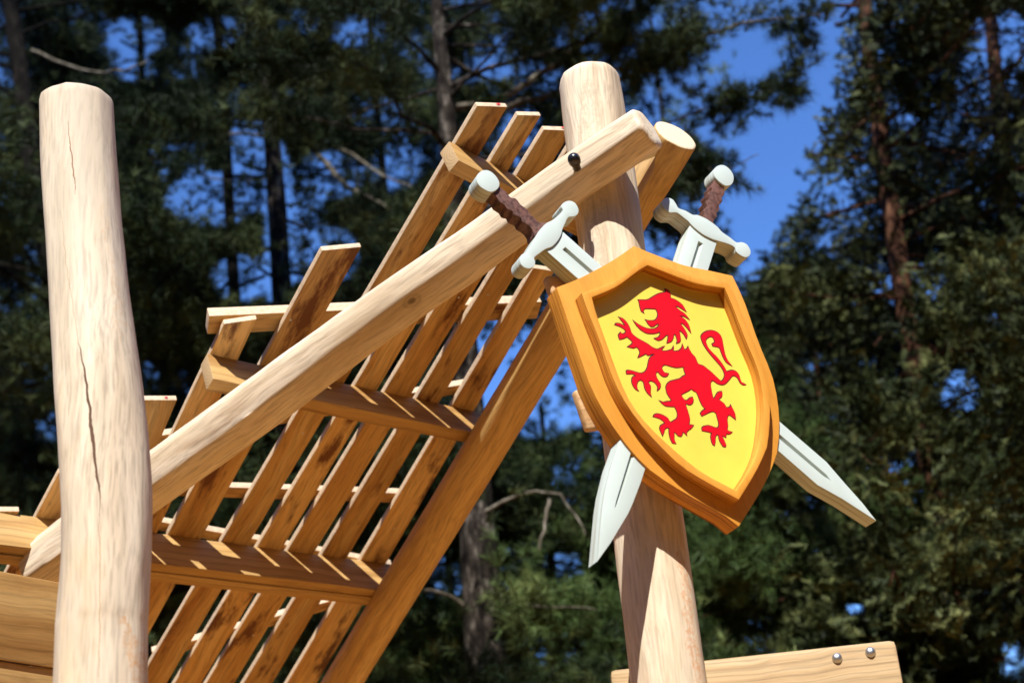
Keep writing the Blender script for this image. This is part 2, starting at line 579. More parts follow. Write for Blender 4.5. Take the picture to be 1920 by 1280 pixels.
# middle post
mp_top = on_y(1102, 141, Y0)
mp_mid = on_y(1185, 740, Y0)
mp_low = on_y(1257, 1280, Y0)
dirm = (mp_top - mp_low).normalized()
foot = mp_low - dirm * (mp_low.z / dirm.z)
def mid_local(x, y):
    return on_y(x, y, Y0 - 0.1)
zt = (mp_top - foot).length
def px_to_mid(x, y, w):
    p = mid_local(x, y)
    return (p.z / dirm.z, (p - foot).x - dirm.x * p.z / dirm.z, w)
streak_pts = [px_to_mid(x, y, w) for x, y, w in ((1316, 1280, 0.016), (1300, 1200, 0.016), (1290, 1130, 0.014), (1280, 1060, 0.012), (1272, 1030, 0.006))]
grey_pts = [px_to_mid(x, y, w) for x, y, w in ((1130, 560, 0.03), (1122, 430, 0.03), (1112, 300, 0.035), (1106, 200, 0.03), (1102, 150, 0.012))]
M_mid = wood("peeled_log_middle", **LOG, stretch=0.07, scale=9, stain=(0.42, 0.24, 0.12), stain_amt=0.35, stain2=(0.52, 0.42, 0.28),
             ring=0.3, knots=0.6, fine=0.48, rough=0.62, bump=0.45,
             extra=chain(band(streak_pts, streak_pts[0][0], streak_pts[-1][0], 0.01, (0.58, 0.22, 0.06), breakup=0.75),
                         band(grey_pts, grey_pts[0][0], grey_pts[-1][0], 0.01, (0.42, 0.33, 0.22), breakup=0.55)))
mz = dirm
mx = Vector((1, 0, 0)); mx = (mx - mz * mx.dot(mz)).normalized(); my = mz.cross(mx)
post_pts = []
for t in np.linspace(0, 1, 9):
    z = zt * t
    r = 0.112 - 0.0105 * t
    post_pts.append((Vector((0.004 * math.sin(t * 9), 0, z)), r))
add_mesh("post", log_mesh("post", post_pts, 11, facets=8, facet_mix=0.35, rough=0.045, cap=(0.01, 0.05)), M_mid, shelter,
         frame(foot, mx, my, mz), "thick peeled post standing behind the lion shield")

# near left post (slightly bent)
YL = 3.42
lp_px = [(189, 1280, 86), (193, 1150, 85), (199, 1050, 84), (199, 960, 84.5), (197, 900, 84.5), (190, 800, 84), (181, 700, 81.5), (171.5, 600, 77),
         (163, 500, 73), (153, 390, 70), (147, 300, 68.5), (145, 240, 67.5), (144, 191, 67)]
lp = []
for x, y, hw in lp_px:
    p = on_y(x, y, YL)
    depth = (p - CAM).dot(_F)
    lp.append((p, hw * depth / FPX))
lp_foot = Vector((lp[0][0].x + 0.06, YL, 0))
pts = [(Vector((0, 0, 0)), lp[0][1] * 1.12), (Vector(((lp[0][0].x - lp_foot.x) * 0.7, 0, lp[0][0].z * 0.55)), lp[0][1] * 1.05)]
pts += [(p - lp_foot, r) for p, r in lp]
def left_local(x, y, w=0.003):
    p = on_y(x, y, YL - 0.1)
    return (p.z, p.x - lp_foot.x, w)
crack1 = [left_local(x, y, w) for x, y, w in ((189, 985, 0.0004), (191, 945, 0.0010), (186, 900, 0.0030), (178, 830, 0.0042), (170, 760, 0.0036), (160, 690, 0.0022), (150, 640, 0.0006))]
hair1 = [left_local(x, y, w) for x, y, w in ((186, 1270, 0.0006), (190, 1100, 0.0008), (189, 985, 0.0006))]
hair2 = [left_local(x, y, w) for x, y, w in ((150, 640, 0.0007), (140, 580, 0.0006), (129, 520, 0.0007), (114, 393, 0.0004))]
crack2 = [left_local(x, y, w) for x, y, w in ((142, 366, 0.0006), (138, 320, 0.0016), (133, 280, 0.0014), (128, 228, 0.0005))]
rust = [left_local(x, y, w) for x, y, w in ((252, 1280, 0.012), (243, 1230, 0.016), (234, 1185, 0.010), (222, 1150, 0.004))]
rust2 = [left_local(x, y, w) for x, y, w in ((222, 640, 0.002), (215, 560, 0.006), (196, 450, 0.003), (187, 370, 0.003))]
M_left = wood("peeled_log_left", (0.47, 0.35, 0.225), (0.69, 0.57, 0.42), (0.82, 0.725, 0.58), stretch=0.08, scale=8, stain=(0.66, 0.44, 0.22), stain_amt=0.4,
              stain2=(0.56, 0.48, 0.37), ring=0.34, fine=0.48, ring_scale=6, knots=0.3, rough=0.62, bump=0.35,
              extra=chain(band(crack1, crack1[0][0], crack1[-1][0], 0, (0.10, 0.045, 0.02)),
                          band(hair1, hair1[0][0], hair1[-1][0], 0, (0.34, 0.20, 0.10)), band(hair2, hair2[0][0], hair2[-1][0], 0, (0.36, 0.22, 0.12)),
                          band(crack2, crack2[0][0], crack2[-1][0], 0, (0.22, 0.11, 0.05)),
                          band(rust, rust[0][0], rust[-1][0], 0, (0.58, 0.30, 0.12), breakup=0.8),
                          band(rust2, rust2[0][0], rust2[-1][0], 0, (0.64, 0.40, 0.20), breakup=0.45)))
add_mesh("post", log_mesh("post", pts, 23, facets=7, facet_mix=0.3, rough=0.045, cap=(0.01, 0.012)), M_left, shelter,
         Matrix.Translation(lp_foot), "bent pale post with a long dark crack, standing free at its top")

# back rafter (in shade) and front rafter (sunlit)
b_bot = roof(640, 1280)
bd = (BT - b_bot).normalized()
b_end = b_bot - bd * (b_bot.z / bd.z) * 0.98
LB = (BT - b_end).length
b_top = BT + bd * 0.02
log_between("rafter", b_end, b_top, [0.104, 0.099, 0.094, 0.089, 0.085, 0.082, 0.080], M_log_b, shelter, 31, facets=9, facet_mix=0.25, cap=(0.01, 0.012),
            label="shade-tinted rafter log leaning down behind the middle post")
a_low = roof(165, 997, -0.005)
a_up = on_y(1150, 286, Y0 - 0.175)
ad = (a_up - a_low).normalized()
a_end = on_plane(1222, 234, a_up, _F)
a_end = a_up + ad * (a_end - a_up).dot(ad)
a_start = a_low - ad * 0.28
log_between("rafter", a_start, a_end, [0.098, 0.102, 0.100, 0.0995, 0.097, 0.093, 0.085, 0.080, 0.076], M_log, shelter, 57, bend=0.012, facets=6, facet_mix=0.7, ridge=rad(-4), twist=0.45,
            rough=0.06, cap=(0.012, 0.026), label="long sunlit rafter log crossing the roof, with a black bolt cap near its top")
raf = bpy.data.objects["rafter.001"]
# bolt cap on the front rafter
def lathe(profile, seg=28):
    bm = bmesh.new()
    rings = []
    for r, z in profile:
        if r < 1e-6:
            rings.append([bm.verts.new((0, 0, z))])
        else:
            rings.append([bm.verts.new((r * math.cos(2 * math.pi * k / seg), r * math.sin(2 * math.pi * k / seg), z)) for k in range(seg)])
    for A, B in zip(rings, rings[1:]):
        for k in range(seg):
            if len(A) == 1 and len(B) == 1:
                continue
            if len(A) == 1:
                bm.faces.new((A[0], B[k], B[(k + 1) % seg]))
            elif len(B) == 1:
                bm.faces.new((A[k], A[(k + 1) % seg], B[0]))
            else:
                bm.faces.new((A[k], A[(k + 1) % seg], B[(k + 1) % seg], B[k]))
    return bm
bc = on_y(1077, 301, Y0 - 0.245)
bz = Vector((-0.15, -0.95, -0.05)).normalized()
bx = bz.cross(Z_).normalized(); by = bz.cross(bx)
prof = [(0.0, -0.05), (0.013, -0.05), (0.013, -0.012), (0.0185, -0.010), (0.0195, 0.0), (0.0195, 0.010)] + \
       [(0.0195 * math.cos(a), 0.010 + 0.0195 * math.sin(a)) for a in (0.4, 0.8, 1.2)] + [(0.0, 0.0295)]
add_mesh("bolt_cap", bm_mesh(lathe(prof), "bolt_cap"), M_cap, raf, frame(bc, bx, by, bz))

# ------------------------------------------------------------------ sawn timber builder
def timber(name, quad, normal, thick, mat, parent, seed, bevel=0.004, along=None, label=None, wobble=0.0015, lift=0.0):
    """a sawn piece: quad = (bl, br, tr, tl) corners of its seen face, extruded by thick against normal; grain runs bl -> tl"""
    rnd = random.Random(seed)
    bl, br, tr, tl = quad
    z = ((tl + tr) - (bl + br)).normalized()
    y = normal.normalized()
    x = y.cross(z).normalized()
    z = x.cross(y)
    o = (bl + br) / 2
    M = frame(o, x, y, z)
    Mi = M.inverted()
    q = [Mi @ p for p in (bl, br, tr, tl)]
    bm = bmesh.new()
    Lz = max(abs(q[3].z - q[0].z), 0.05)
    n = max(2, int(Lz / 0.12))
    rings = []
    off = rnd.uniform(0, 99)
    for i in range(n + 1):
        u = i / n
        a = q[0].lerp(q[3], u)
        b = q[1].lerp(q[2], u)
        w = [Vector((wobble * noise.noise(Vector((off + k * 7, u * Lz * 2.5, 0))), wobble * 2 * noise.noise(Vector((off, u * Lz * 1.2, 3))), 0)) for k in range(4)]
        f = [a + w[0], b + w[1], b + Vector((0, -thick, 0)) + w[2], a + Vector((0, -thick, 0)) + w[3]]
        rings.append([bm.verts.new(p) for p in f])
    for A, B in zip(rings, rings[1:]):
        for k in range(4):
            bm.faces.new((A[k], A[(k + 1) % 4], B[(k + 1) % 4], B[k]))
    bm.faces.new(rings[0])
    bm.faces.new(rings[-1])
    bmesh.ops.recalc_face_normals(bm, faces=bm.faces)
    sharp = [e for e in bm.edges if len(e.link_faces) == 2 and e.calc_face_angle(0) > 0.6]
    bmesh.ops.bevel(bm, geom=sharp, offset=bevel, segments=2, profile=0.6, affect='EDGES')
    return add_mesh(name, bm_mesh(bm, name, angle=40), mat, parent, M, label)

# slats: lower-left point, top-left, top-right of the underside (picture points laid on the roof plane)
def slat(low, tl, tr, wlow, seed, mark=False, label=None, off=SL, thick=0.025):
    TL, TR = roof(*tl, off), roof(*tr, off)
    BL = roof(*low, off)
    BR = roof(low[0] + wlow - 5, low[1] + 6, off)
    ext = 0.0
    s = timber("slat", (BL, BR, TR, TL), nr, thick, M_slat, shelter, seed, label=label)
    if mark:
        # a dab of red paint on the sawn end
        c = TL.lerp(TR, 0.72) - nr * thick * 0.5
        d = (TL - BL).normalized()
        across = (TR - TL).normalized()
        nn = across.cross(nr).normalized()
        if nn.dot(d) < 0:
            nn = -nn
        bm = bmesh.new()
        rr = random.Random(seed)
        vs_ = [bm.verts.new((math.cos(a) * 0.0075 * rr.uniform(0.6, 1.2), math.sin(a) * 0.0055 * rr.uniform(0.6, 1.2), 0)) for a in [i * math.pi / 5 for i in range(10)]]
        bm.faces.new(vs_)
        yv = nn.cross(across)
        add_mesh("red_mark", bm_mesh(bm, "red_mark"), M_redmark, s, frame(c + nn * 0.0035, across, yv, nn))
    return s

SLATS = [
    # low-left                top-left       top-right    width   mark
    ((515, 1320), (1000, 502), (1040, 508), 58, 1, False),
    ((432, 1320), (1077, 258), (1116, 264), 56, 2, False),
    ((362, 1320), (1020, 243), (1073, 245), 54, 3, True),
    ((303, 1320), (971, 216), (1015, 217), 52, 4, False),
    ((235, 1320), (895, 199), (952, 201), 55, 5, True),
    ((140, 1320), (604, 470), (678, 463), 68, 6, False),
    ((85, 1320), (420, 607), (482, 598), 62, 7, False),
    ((30, 1320), (262, 750), (332, 750), 64, 8, True),
    ((-120, 1320), (110, 886), (165, 886), 62, 9, False),
    ((-180, 1320), (-30, 958), (36, 958), 62, 10, False),
]
for low, tl, tr, w, sd, mk in SLATS:
    slat(low, tl, tr, w, sd, mk)

# screw heads on the slats
def screw(s_obj, x, y):
    c = roof(x, y, SL)
    prof = [(0.0042, -0.002), (0.0042, 0.0004), (0.0030, 0.0012), (0.0, 0.0010)]
    xx = dp; yy = nr.cross(xx)
    add_mesh("screw", bm_mesh(lathe(prof, 12), "screw"), M_zinc, s_obj, frame(c, xx, yy, nr))
for nm, pxs in (("slat.005", [(571, 637), (545, 600)]), ("slat.004", [(735, 572), (568, 812), (470, 985)]), ("slat.003", [(815, 560), (628, 825), (532, 985)]),
                ("slat.002", [(860, 558), (690, 838), (607, 985), (475, 1190)]), ("slat.001", [(915, 552), (752, 845), (675, 980)]), ("slat", [(893, 720), (826, 850), (740, 990)])):
    for x, y in pxs:
        screw(bpy.data.objects[nm], x, y)

# battens on the outer side of the slats (lit upper edges show between the slats)
def batten(p0, p1, h, seed, t=0.03, off=SL - 0.038):
    a, b = roof(*p0, off), roof(*p1, off)
    d = (b - a).normalized()
    up = nr.cross(d)
    up = up if up.dot(ds) > 0 else -up
    # seen face quad with the grain along d: bl, br, tr, tl where bl->tl is d
    q = (a, a - up * h, b - up * h, b)
    return timber("batten", q, nr, t, M_slat, shelter, seed, bevel=0.003)
batten((392, 592), (1016, 566), 0.085, 41, t=0.045)
batten((288, 818), (905, 714), 0.05, 42)
batten((300, 908), (760, 925), 0.06, 43)
batten((300, 977), (735, 1058), 0.05, 44)
batten((285, 1222), (668, 1112), 0.06, 45)

# joists under the slats
def joist(p0, p1, w, h, seed, mat=None, name="joist", off=SL, label=None):
    """p0, p1: picture points of the upper, slat-side edge"""
    a, b = roof(*p0, off), roof(*p1, off)
    d = (b - a).normalized()
    up = nr.cross(d)
    up = up if up.dot(ds) > 0 else -up
    # upslope face: from the slat side (off) to the inner side
    q = (a, a + nr * h, b + nr * h, b)
    return timber(name, q, up, w, mat or M_beam, shelter, seed, bevel=0.005, label=label)
joist((842, 264), (1090, 392), 0.055, 0.115, 51, label="short joist end with a split across its grain, topmost under the slats")
joist((388, 662), (905, 774), 0.06, 0.135, 52)
joist((-90, 948), (742, 1058), 0.045, 0.16, 53)
a_ = -ds * 0.05
def joist_behind(p0, p1, w, h, seed, shift):
    a, b = roof(*p0, SL) - ds * shift, roof(*p1, SL) - ds * shift
    d = (b - a).normalized()
    up = nr.cross(d)
    up = up if up.dot(ds) > 0 else -up
    return timber("joist", (a, a + nr * h, b + nr * h, b), up, w, M_beam, shelter, seed, bevel=0.005)
joist_behind((-90, 948), (742, 1058), 0.05, 0.166, 54, 0.0475)

# lower left beam between the left post and the roof
q0, q1 = on_plane(-60, 1058, roof(20, 1100, 0.30), nr), on_plane(225, 1113, roof(20, 1100, 0.30), nr)
d_ = (q1 - q0).normalized()
dn = Vector((0.05, 0.30, -0.93)); dn = (dn - d_ * dn.dot(d_)).normalized()
fc = d_.cross(dn); fc = fc if fc.y < 0 else -fc
timber("beam", (q0, q0 + dn * 0.285, q1 + dn * 0.285, q1), fc, 0.07, M_beam, shelter, 61, bevel=0.006,
       label="knotty flat beam running behind the bent left post")
q0b, q1b = q0 + dn * 0.289 - fc * 0.01, q1 + dn * 0.289 - fc * 0.01
timber("beam", (q0b, q0b + dn * 0.09, q1b + dn * 0.09, q1b), fc, 0.06, M_beam, shelter, 62, bevel=0.006)

# board at the lower right with two dome bolts
p0, p1 = on_y(1142, 1257, Y0 + 0.10), None
d5 = Vector((math.cos(rad(5)), -math.sin(rad(5)), 0))
pn = Vector((-d5.y, d5.x, 0)) * -1
def on_board(x, y):
    return on_plane(x, y, p0, pn)
TLb, TRb = on_board(1143, 1254.5), on_board(1679, 1197.5)
BLb, BRb = TLb - Z_ * 0.24, TRb - Z_ * 0.24
# grain along the board: bl -> tl is the long direction
bd_obj = timber("board", (TLb, BLb, BRb, TRb), pn, 0.05, M_board, shelter, 63, bevel=0.016,
                label="pale sawn board fixed across the foot of the shield post with two dome bolts")
for bx_, by_ in ((1569.5, 1233), (1632, 1222)):
    c = on_board(bx_, by_)
    prof = [(0.0145, -0.004), (0.0145, 0.002)] + [(0.0138 * math.cos(a), 0.002 + 0.0095 * math.sin(a)) for a in (0.1, 0.4, 0.7, 1.0, 1.3)] + [(0.0, 0.0115)]
    xx = pn.cross(Z_).normalized(); yy = pn.cross(xx)
    add_mesh("bolt", bm_mesh(lathe(prof), "bolt"), M_zinc, bd_obj, frame(c, xx, yy, pn))

# wedge between the middle post and the shaded rafter
wq = [on_y(x, y, Y0 + 0.045) for x, y in ((1150, 385), (1181, 376), (1230, 292), (1150, 326))]
timber("wedge", tuple(wq), -Y_, 0.10, M_beam, shelter, 64, bevel=0.004)

# ------------------------------------------------------------------ shield
YAW, TILT = rad(27), rad(4)
ns = Vector((math.sin(YAW) * math.cos(TILT), -math.cos(YAW) * math.cos(TILT), math.sin(TILT)))
S0 = on_y(1185, 720, Y0) + ns * 0.20
def on_s(x, y, off=0.0):
    return on_plane(x, y, S0 + ns * off, ns)
_pk, _tp = on_s(1188.9, 460.3), on_s(1385.3, 986.9)
sy = (_pk - _tp).normalized()
sx = sy.cross(ns).normalized()
sy = ns.cross(sx)
SC = (_pk + _tp) / 2
MS = frame(SC, sx, sy, ns)
MSi = MS.inverted()
def s2(pts, off=0.0):
    out = []
    for x, y in pts:
        p = MSi @ on_s(x, y, off)
        out.append(Vector((p.x, p.y)))
    return out

def smooth(P, sub=4, corner=48):
    n = len(P)
    def turn(i):
        a = (P[i] - P[i - 1]); b = (P[(i + 1) % n] - P[i])
        if a.length < 1e-9 or b.length < 1e-9:
            return 180
        return abs(math.degrees(a.angle_signed(b)))
    cor = [turn(i) > corner for i in range(n)]
    out = []
    for i in range(n):
        j = (i + 1) % n
        p1, p2 = P[i], P[j]
        m1 = (P[j] - P[i - 1]) * 0.5 if not cor[i] else (p2 - p1)
        m2 = (P[(j + 1) % n] - P[i]) * 0.5 if not cor[j] else (p2 - p1)
        l = (p2 - p1).length
        if m1.length > l: m1 = m1 * (l / m1.length)
        if m2.length > l: m2 = m2 * (l / m2.length)
        for k in range(sub):
            u = k / sub
            out.append(p1 * (2 * u**3 - 3 * u**2 + 1) + m1 * (u**3 - 2 * u**2 + u) + p2 * (-2 * u**3 + 3 * u**2) + m2 * (u**3 - u**2))
    return out

def prism(name, poly, z0, z1, bevel=0.003, segs=2, angle=35, edges=True, back=True):
    bm = bmesh.new()
    A = [bm.verts.new((p.x, p.y, z0)) for p in poly]
    B = [bm.verts.new((p.x, p.y, z1)) for p in poly]
    n = len(poly)
    ff = bm.faces.new(B)
    bm.faces.new(A[::-1])
    for i in range(n):
        bm.faces.new((A[i], A[(i + 1) % n], B[(i + 1) % n], B[i]))
    if bevel > 0:
        bmesh.ops.recalc_face_normals(bm, faces=bm.faces)
        eds = [e for e in ff.edges]
        if edges:
            eds += [e for e in bm.edges if e not in eds and abs(e.verts[0].co.z - e.verts[1].co.z) > 1e-6 and e.calc_face_angle(0) > 0.9]
        bmesh.ops.bevel(bm, geom=eds, offset=bevel, segments=segs, profile=0.6, affect='EDGES', clamp_overlap=True)
    return bm_mesh(bm, name, angle=angle)

BASE = [(1043.6,538.4),(1085,522),(1128.8,499.4),(1158,482),(1188.9,460.3),(1213,471),(1258.5,488.5),(1287,498),(1327.5,506.4),(1373.6,516.6),
        (1396,565),(1421,637),(1444.7,694.7),(1455.6,733.7),(1461.9,790),(1458,845),(1447.8,876),(1431.4,912),(1410,948),(1385.3,986.9),
        (1365,969.7),(1296,930.6),(1249.4,902.5),(1215,877.5),(1182,843),(1163,818),(1144.4,791.6),(1125.6,760),(1106.9,722.8),(1094.4,686.9),(1077,637),(1053.8,568)]
def dense(P, corners, N):
    """split a closed outline at its corner indices and spread N points on each run, smoothed"""
    out = []
    for a, b in zip(corners, corners[1:] + [corners[0] + len(P)]):
        run = [P[k % len(P)] for k in range(a, b + 1)]
        acc = [0.0]
        for p, q in zip(run, run[1:]):
            acc.append(acc[-1] + (q - p).length)
        for i in range(N):
            t = acc[-1] * i / N
            k = max(j for j in range(len(acc)) if acc[j] <= t + 1e-12)
            k = min(k, len(run) - 2)
            u = (t - acc[k]) / (acc[k + 1] - acc[k])
            p0 = run[max(k - 1, 0)]; p1 = run[k]; p2 = run[k + 1]; p3 = run[min(k + 2, len(run) - 1)]
            out.append(0.5 * ((p1 * 2) + (p2 - p0) * u + (p0 * 2 - p1 * 5 + p2 * 4 - p3) * u * u + (p1 * 3 - p0 - p2 * 3 + p3) * u ** 3))
    return out
RING = [(1090.5,549.4),(1139.7,532),(1166,518),(1194.4,493),(1208.4,481.4),(1242,495),(1275,508.5),(1308.8,519.7),(1365,529),
        (1377.5,552.5),(1405.6,626),(1424.4,679),(1438.4,715),(1443.9,755.6),(1443,800),(1438.4,838.4),(1430.6,857),(1415,888.4),(1385.6,936.1),
        (1343,913.4),(1302.5,890),(1272.8,869.7),(1236,834),(1203.8,797.8),(1175.6,758.8),(1155,721),(1141,685),(1125.6,640),(1103.8,586.9)]
OPEN = [(1110,557.2),(1144.4,543),(1166,530.6),(1197.5,507),(1214.7,497),(1240,507),(1276,521),(1310,532),(1358.75,540),
        (1374.4,576),(1397.8,636.9),(1419.7,688.4),(1429,729),(1431.4,761.9),(1429.8,796),(1423.5,838),(1410,872.8),(1393,901),(1380.4,919),
        (1327.5,891.6),(1296,869.7),(1259,838.4),(1221,802.5),(1189.7,765),(1167.8,724.4),(1150.6,679),(1136.6,640),(1119.4,591.6)]
RH = 0.043
shield = thing("shield", "orange wooden shield with a red lion on its yellow field, mounted on the middle post", "shield", SC)
base_poly = dense(s2(BASE), [0, 4, 9, 19], 18)
add_mesh("base_board", prism("base_board", base_poly, -0.066, 0.0, bevel=0.0026), M_shield, shield, MS)
ro = dense(s2(RING, RH), [0, 4, 8, 18], 18)
ri = dense(s2(OPEN, RH), [0, 4, 8, 18], 18)
def ring_mesh(name, O, I, z0, z1, bevel):
    bm = bmesh.new()
    n = len(O)
    o0 = [bm.verts.new((p.x, p.y, z0)) for p in O]; o1 = [bm.verts.new((p.x, p.y, z1)) for p in O]
    i0 = [bm.verts.new((p.x, p.y, z0)) for p in I]; i1 = [bm.verts.new((p.x, p.y, z1)) for p in I]
    for k in range(n):
        j = (k + 1) % n
        bm.faces.new((o0[k], o0[j], o1[j], o1[k]))
        bm.faces.new((o1[k], o1[j], i1[j], i1[k]))
        bm.faces.new((i1[k], i1[j], i0[j], i0[k]))
    bmesh.ops.recalc_face_normals(bm, faces=bm.faces)
    rim = [e for e in bm.edges if all(abs(v.co.z - z1) < 1e-7 for v in e.verts) and e.calc_face_angle(0) > 0.8]
    bmesh.ops.bevel(bm, geom=rim, offset=bevel, segments=2, profile=0.6, affect='EDGES')
    return bm_mesh(bm, name, angle=35)
add_mesh("rim", ring_mesh("rim", ro, ri, 0.0015, RH, 0.0026), M_shield, shield, MS)
cen = sum(ri, Vector((0, 0))) / len(ri)
panel_poly = [cen + (p - cen) * 1.03 for p in ri]
PZ = 0.004
panel = add_mesh("field_panel", prism("field_panel", panel_poly, 0.001, PZ, bevel=0), M_yellow, shield, MS)

def c1(v): return [(1140 + x / 10, 530 + y / 10) for x, y in v]
def c2(v): return [(1140 + x / 10, 640 + y / 10) for x, y in v]
def c3(v): return [(1270 + x / 10, 600 + y / 10) for x, y in v]
def c4(v): return [(1210 + x / 8.889, 720 + y / 8.889) for x, y in v]
HEAD = c1([(568,328),(740,324),(850,262),(960,207),(1065,185),(1082,165),(1070,125),(1100,130),(1150,172),(1165,230),(1168,292),(1250,320),(1340,375),(1400,430),(1460,540),(1350,470),(1290,440),(1258,450),
 (1350,530),(1440,590),(1520,690),(1420,630),(1330,622),(1400,665),(1460,720),(1510,800),(1550,940),(1480,850),(1400,770),(1345,760),(1400,830),(1450,910),(1480,980),(1465,1050),(1420,970),(1370,920),
 (1332,888),(1345,980),(1355,1060),(1340,1110),(1285,1136),(1300,1090),(1280,1020),(1262,968),(1228,972),(1215,1040),(1180,1100),(1107,1130),(1125,1060),(1125,995),(1095,975),(1050,1020),(1000,1065),(930,1080),
 (877,1050),(940,1030),(975,980),(970,920),(920,940),(830,955),(720,945),(620,890),(540,810),(478,718),(560,780),(650,830),(740,865),(840,872),(910,850),(955,800),(935,768),(890,790),(850,820),(800,823),(755,780),
 (708,703),(760,715),(850,715),(900,690),(930,630),(925,560),(902,512),(870,490),(700,485),(665,505),(658,535),(668,566),(622,535),(597,450),(582,370)])
BODY = c1([(212,656),(280,680),(350,750),(400,840),(430,930),(480,990),(560,1050),(650,1100),(740,1150),(830,1215),(920,1250),(980,1232),(1053,1192)]) + \
 c2([(1000,152),(1000,178),(1080,185),(1150,170),(1200,150),(1224,97),(1225,130),(1205,182),(1290,186),(1350,160),(1388,110),(1392,60),(1410,100),(1428,160),(1470,150),(1499,105)]) + \
 c3([(215,540),(260,620),(330,700),(355,760),(385,820),(430,845),(490,865),(560,920),(640,985),(730,1070),(820,1155),(865,1110),(885,1040),(870,970),(820,880),(740,785),(640,670),(560,570),(490,460),(450,360),(445,300),
 (490,245),(560,210),(640,200),(720,220),(790,270),(830,350),(850,450),(870,560),(895,660),(940,760),(1017,857),(920,795),(860,700),(820,600),(790,520),(740,500),(663,487),(652,452),(690,430),(702,405),(690,380),(670,330),
 (620,305),(570,330),(530,370),(535,430),(580,530),(660,620),(740,700),(820,800),(880,890),(922,972),(970,955),(1040,945),(1110,975),(1155,1040),(1170,1100),(1200,1170),(1276,1208),(1230,1215),(1180,1180),(1130,1090),
 (1080,1050),(1030,1045),(990,1090),(930,1160),(880,1200),(820,1210),(750,1190),(700,1155),(650,1130),(620,1170)]) + \
 c4([(1085,30),(1105,150),(1127,240),(1150,237),(1180,180),(1215,137),(1270,127),(1275,170),(1260,220),(1212,246),(1260,290),(1315,335),(1345,393),(1400,390),(1420,355),(1460,430),(1490,500),(1498,587),(1440,540),(1400,512),
 (1370,530),(1360,600),(1370,690),(1357,745),(1385,785),(1437,801),(1400,830),(1342,826),(1338,886),(1310,870),(1272,851),(1300,920),(1338,1010),(1330,1045),(1290,1035),(1240,950),(1217,850),(1195,838),(1166,868),(1160,960),
 (1148,1022),(1120,1000),(1095,920),(1095,850),(1112,815),(1050,795),(947,774),(945,730),(980,705),(1060,695),(1140,720),(1190,733),(1220,710),(1220,640),(1195,550),(1180,490),(1130,455),(1060,470),(1000,500),(937,529),
 (917,490),(950,450),(1000,417),(950,360),(910,280),(880,200),(850,140),(800,110),(765,80),(700,120),(640,150),(592,176),(620,230),(660,273),(700,270),(740,235),(783,222),(795,260),(780,320),(730,345),(682,325),(667,345),
 (695,430),(725,530),(735,600),(720,678),(797,687),(760,735),(700,780),(682,815),(688,852),(640,805),(617,795),(610,840),(590,870),(545,860),(510,820),(477,790),(475,870),(480,930),(503,988),(450,980),(420,920),(400,840),
 (395,780),(402,742),(360,722),(320,750),(305,800),(285,857),(260,800),(240,740),(260,690),(328,655),(290,610),(230,570),(133,540),(160,505),(220,500),(300,525),(370,570),(400,620),(430,638),(480,605),(525,570),(535,500),
 (515,430),(480,375),(400,370),(330,360),(280,325),(243,283),(300,305),(370,290),(420,288),(433,265),(400,220),(360,150)]) + \
 c2([(1090,900),(1086,860),(1110,800),(1170,750),(1260,725),(1350,700),(1400,660),(1458,630),(1430,560),(1413,477),(1360,480),(1280,490),(1180,470),(1080,440),(1030,450),(1005,490),(1020,540),(1060,590),(1128,606),(1100,650),
 (1040,660),(980,625),(940,572),(900,577),(890,620),(920,700),(970,780),(980,830),(965,880),(923,922),(935,870),(900,800),(850,755),(790,738),(747,760),(780,810),(795,850),(790,960),(808,1032),(740,970),(690,880),(675,800),
 (650,747),(600,720),(555,750),(535,820),(545,890),(567,926),(510,890),(460,810),(445,740),(465,670),(523,652),(470,610),(347,608),(342,560),(370,545),(440,555),(530,580),(620,600),(690,570),(735,500),(755,400),(780,320),
 (820,280),(873,245),(840,235),(790,250),(745,263),(705,230),(640,265),(562,303),(595,240),(590,180),(560,130),(525,102),(470,125),(373,102)]) + \
 c1([(440,1160),(460,1120),(430,1080),(350,1012),(300,1040),(217,1063),(195,990),(235,937),(260,965),(310,955),(335,920),(300,870),(220,820),(133,789),(150,768),(210,770),(290,800),(318,813),(300,770),(250,710)])

def lion_piece(polys):
    bm = bmesh.new(); bo = bmesh.new()
    for poly in polys:
        P = smooth(s2(poly, PZ), 3, 50)
        n = len(P)
        area = sum(P[i].x * P[(i + 1) % n].y - P[(i + 1) % n].x * P[i].y for i in range(n))
        if area < 0:
            P = P[::-1]
        top = [bm.verts.new((p.x, p.y, PZ + 0.0016)) for p in P]
        low = [bm.verts.new((p.x, p.y, PZ - 0.001)) for p in P]
        bm.faces.new(top)
        for i in range(n):
            bm.faces.new((low[i], low[(i + 1) % n], top[(i + 1) % n], top[i]))
        out, inn = [], []
        for i in range(n):
            e0 = (P[i] - P[i - 1]).normalized(); e1 = (P[(i + 1) % n] - P[i]).normalized()
            n0 = Vector((e0.y, -e0.x)); n1 = Vector((e1.y, -e1.x))
            m = n0 + n1
            m = m.normalized() if m.length > 1e-3 else n0
            k = min(1.0 / max(m.dot(n1), 0.45), 2.2)
            # shade of the routed edge put into the black line, widest sunward
            w = 0.0021 * (1.0 + 0.5 * max(0.0, m.dot(Vector((-0.45, 0.89)))))
            out.append(bo.verts.new((*(P[i] + m * w * k), PZ + 0.0007)))
            inn.append(bo.verts.new((*(P[i] - m * 0.0004), PZ + 0.0007)))
        for i in range(n):
            j = (i + 1) % n
            bo.faces.new((inn[i], out[i], out[j], inn[j]))
    for f in bo.faces:
        f.normal_update()
        if f.normal.z < 0:
            f.normal_flip()
    me = bpy.data.meshes.new("outline"); bo.to_mesh(me); bo.free()
    return bm_mesh(bm, "lion_emblem", smooth=False), me
lm, om = lion_piece([HEAD, BODY])
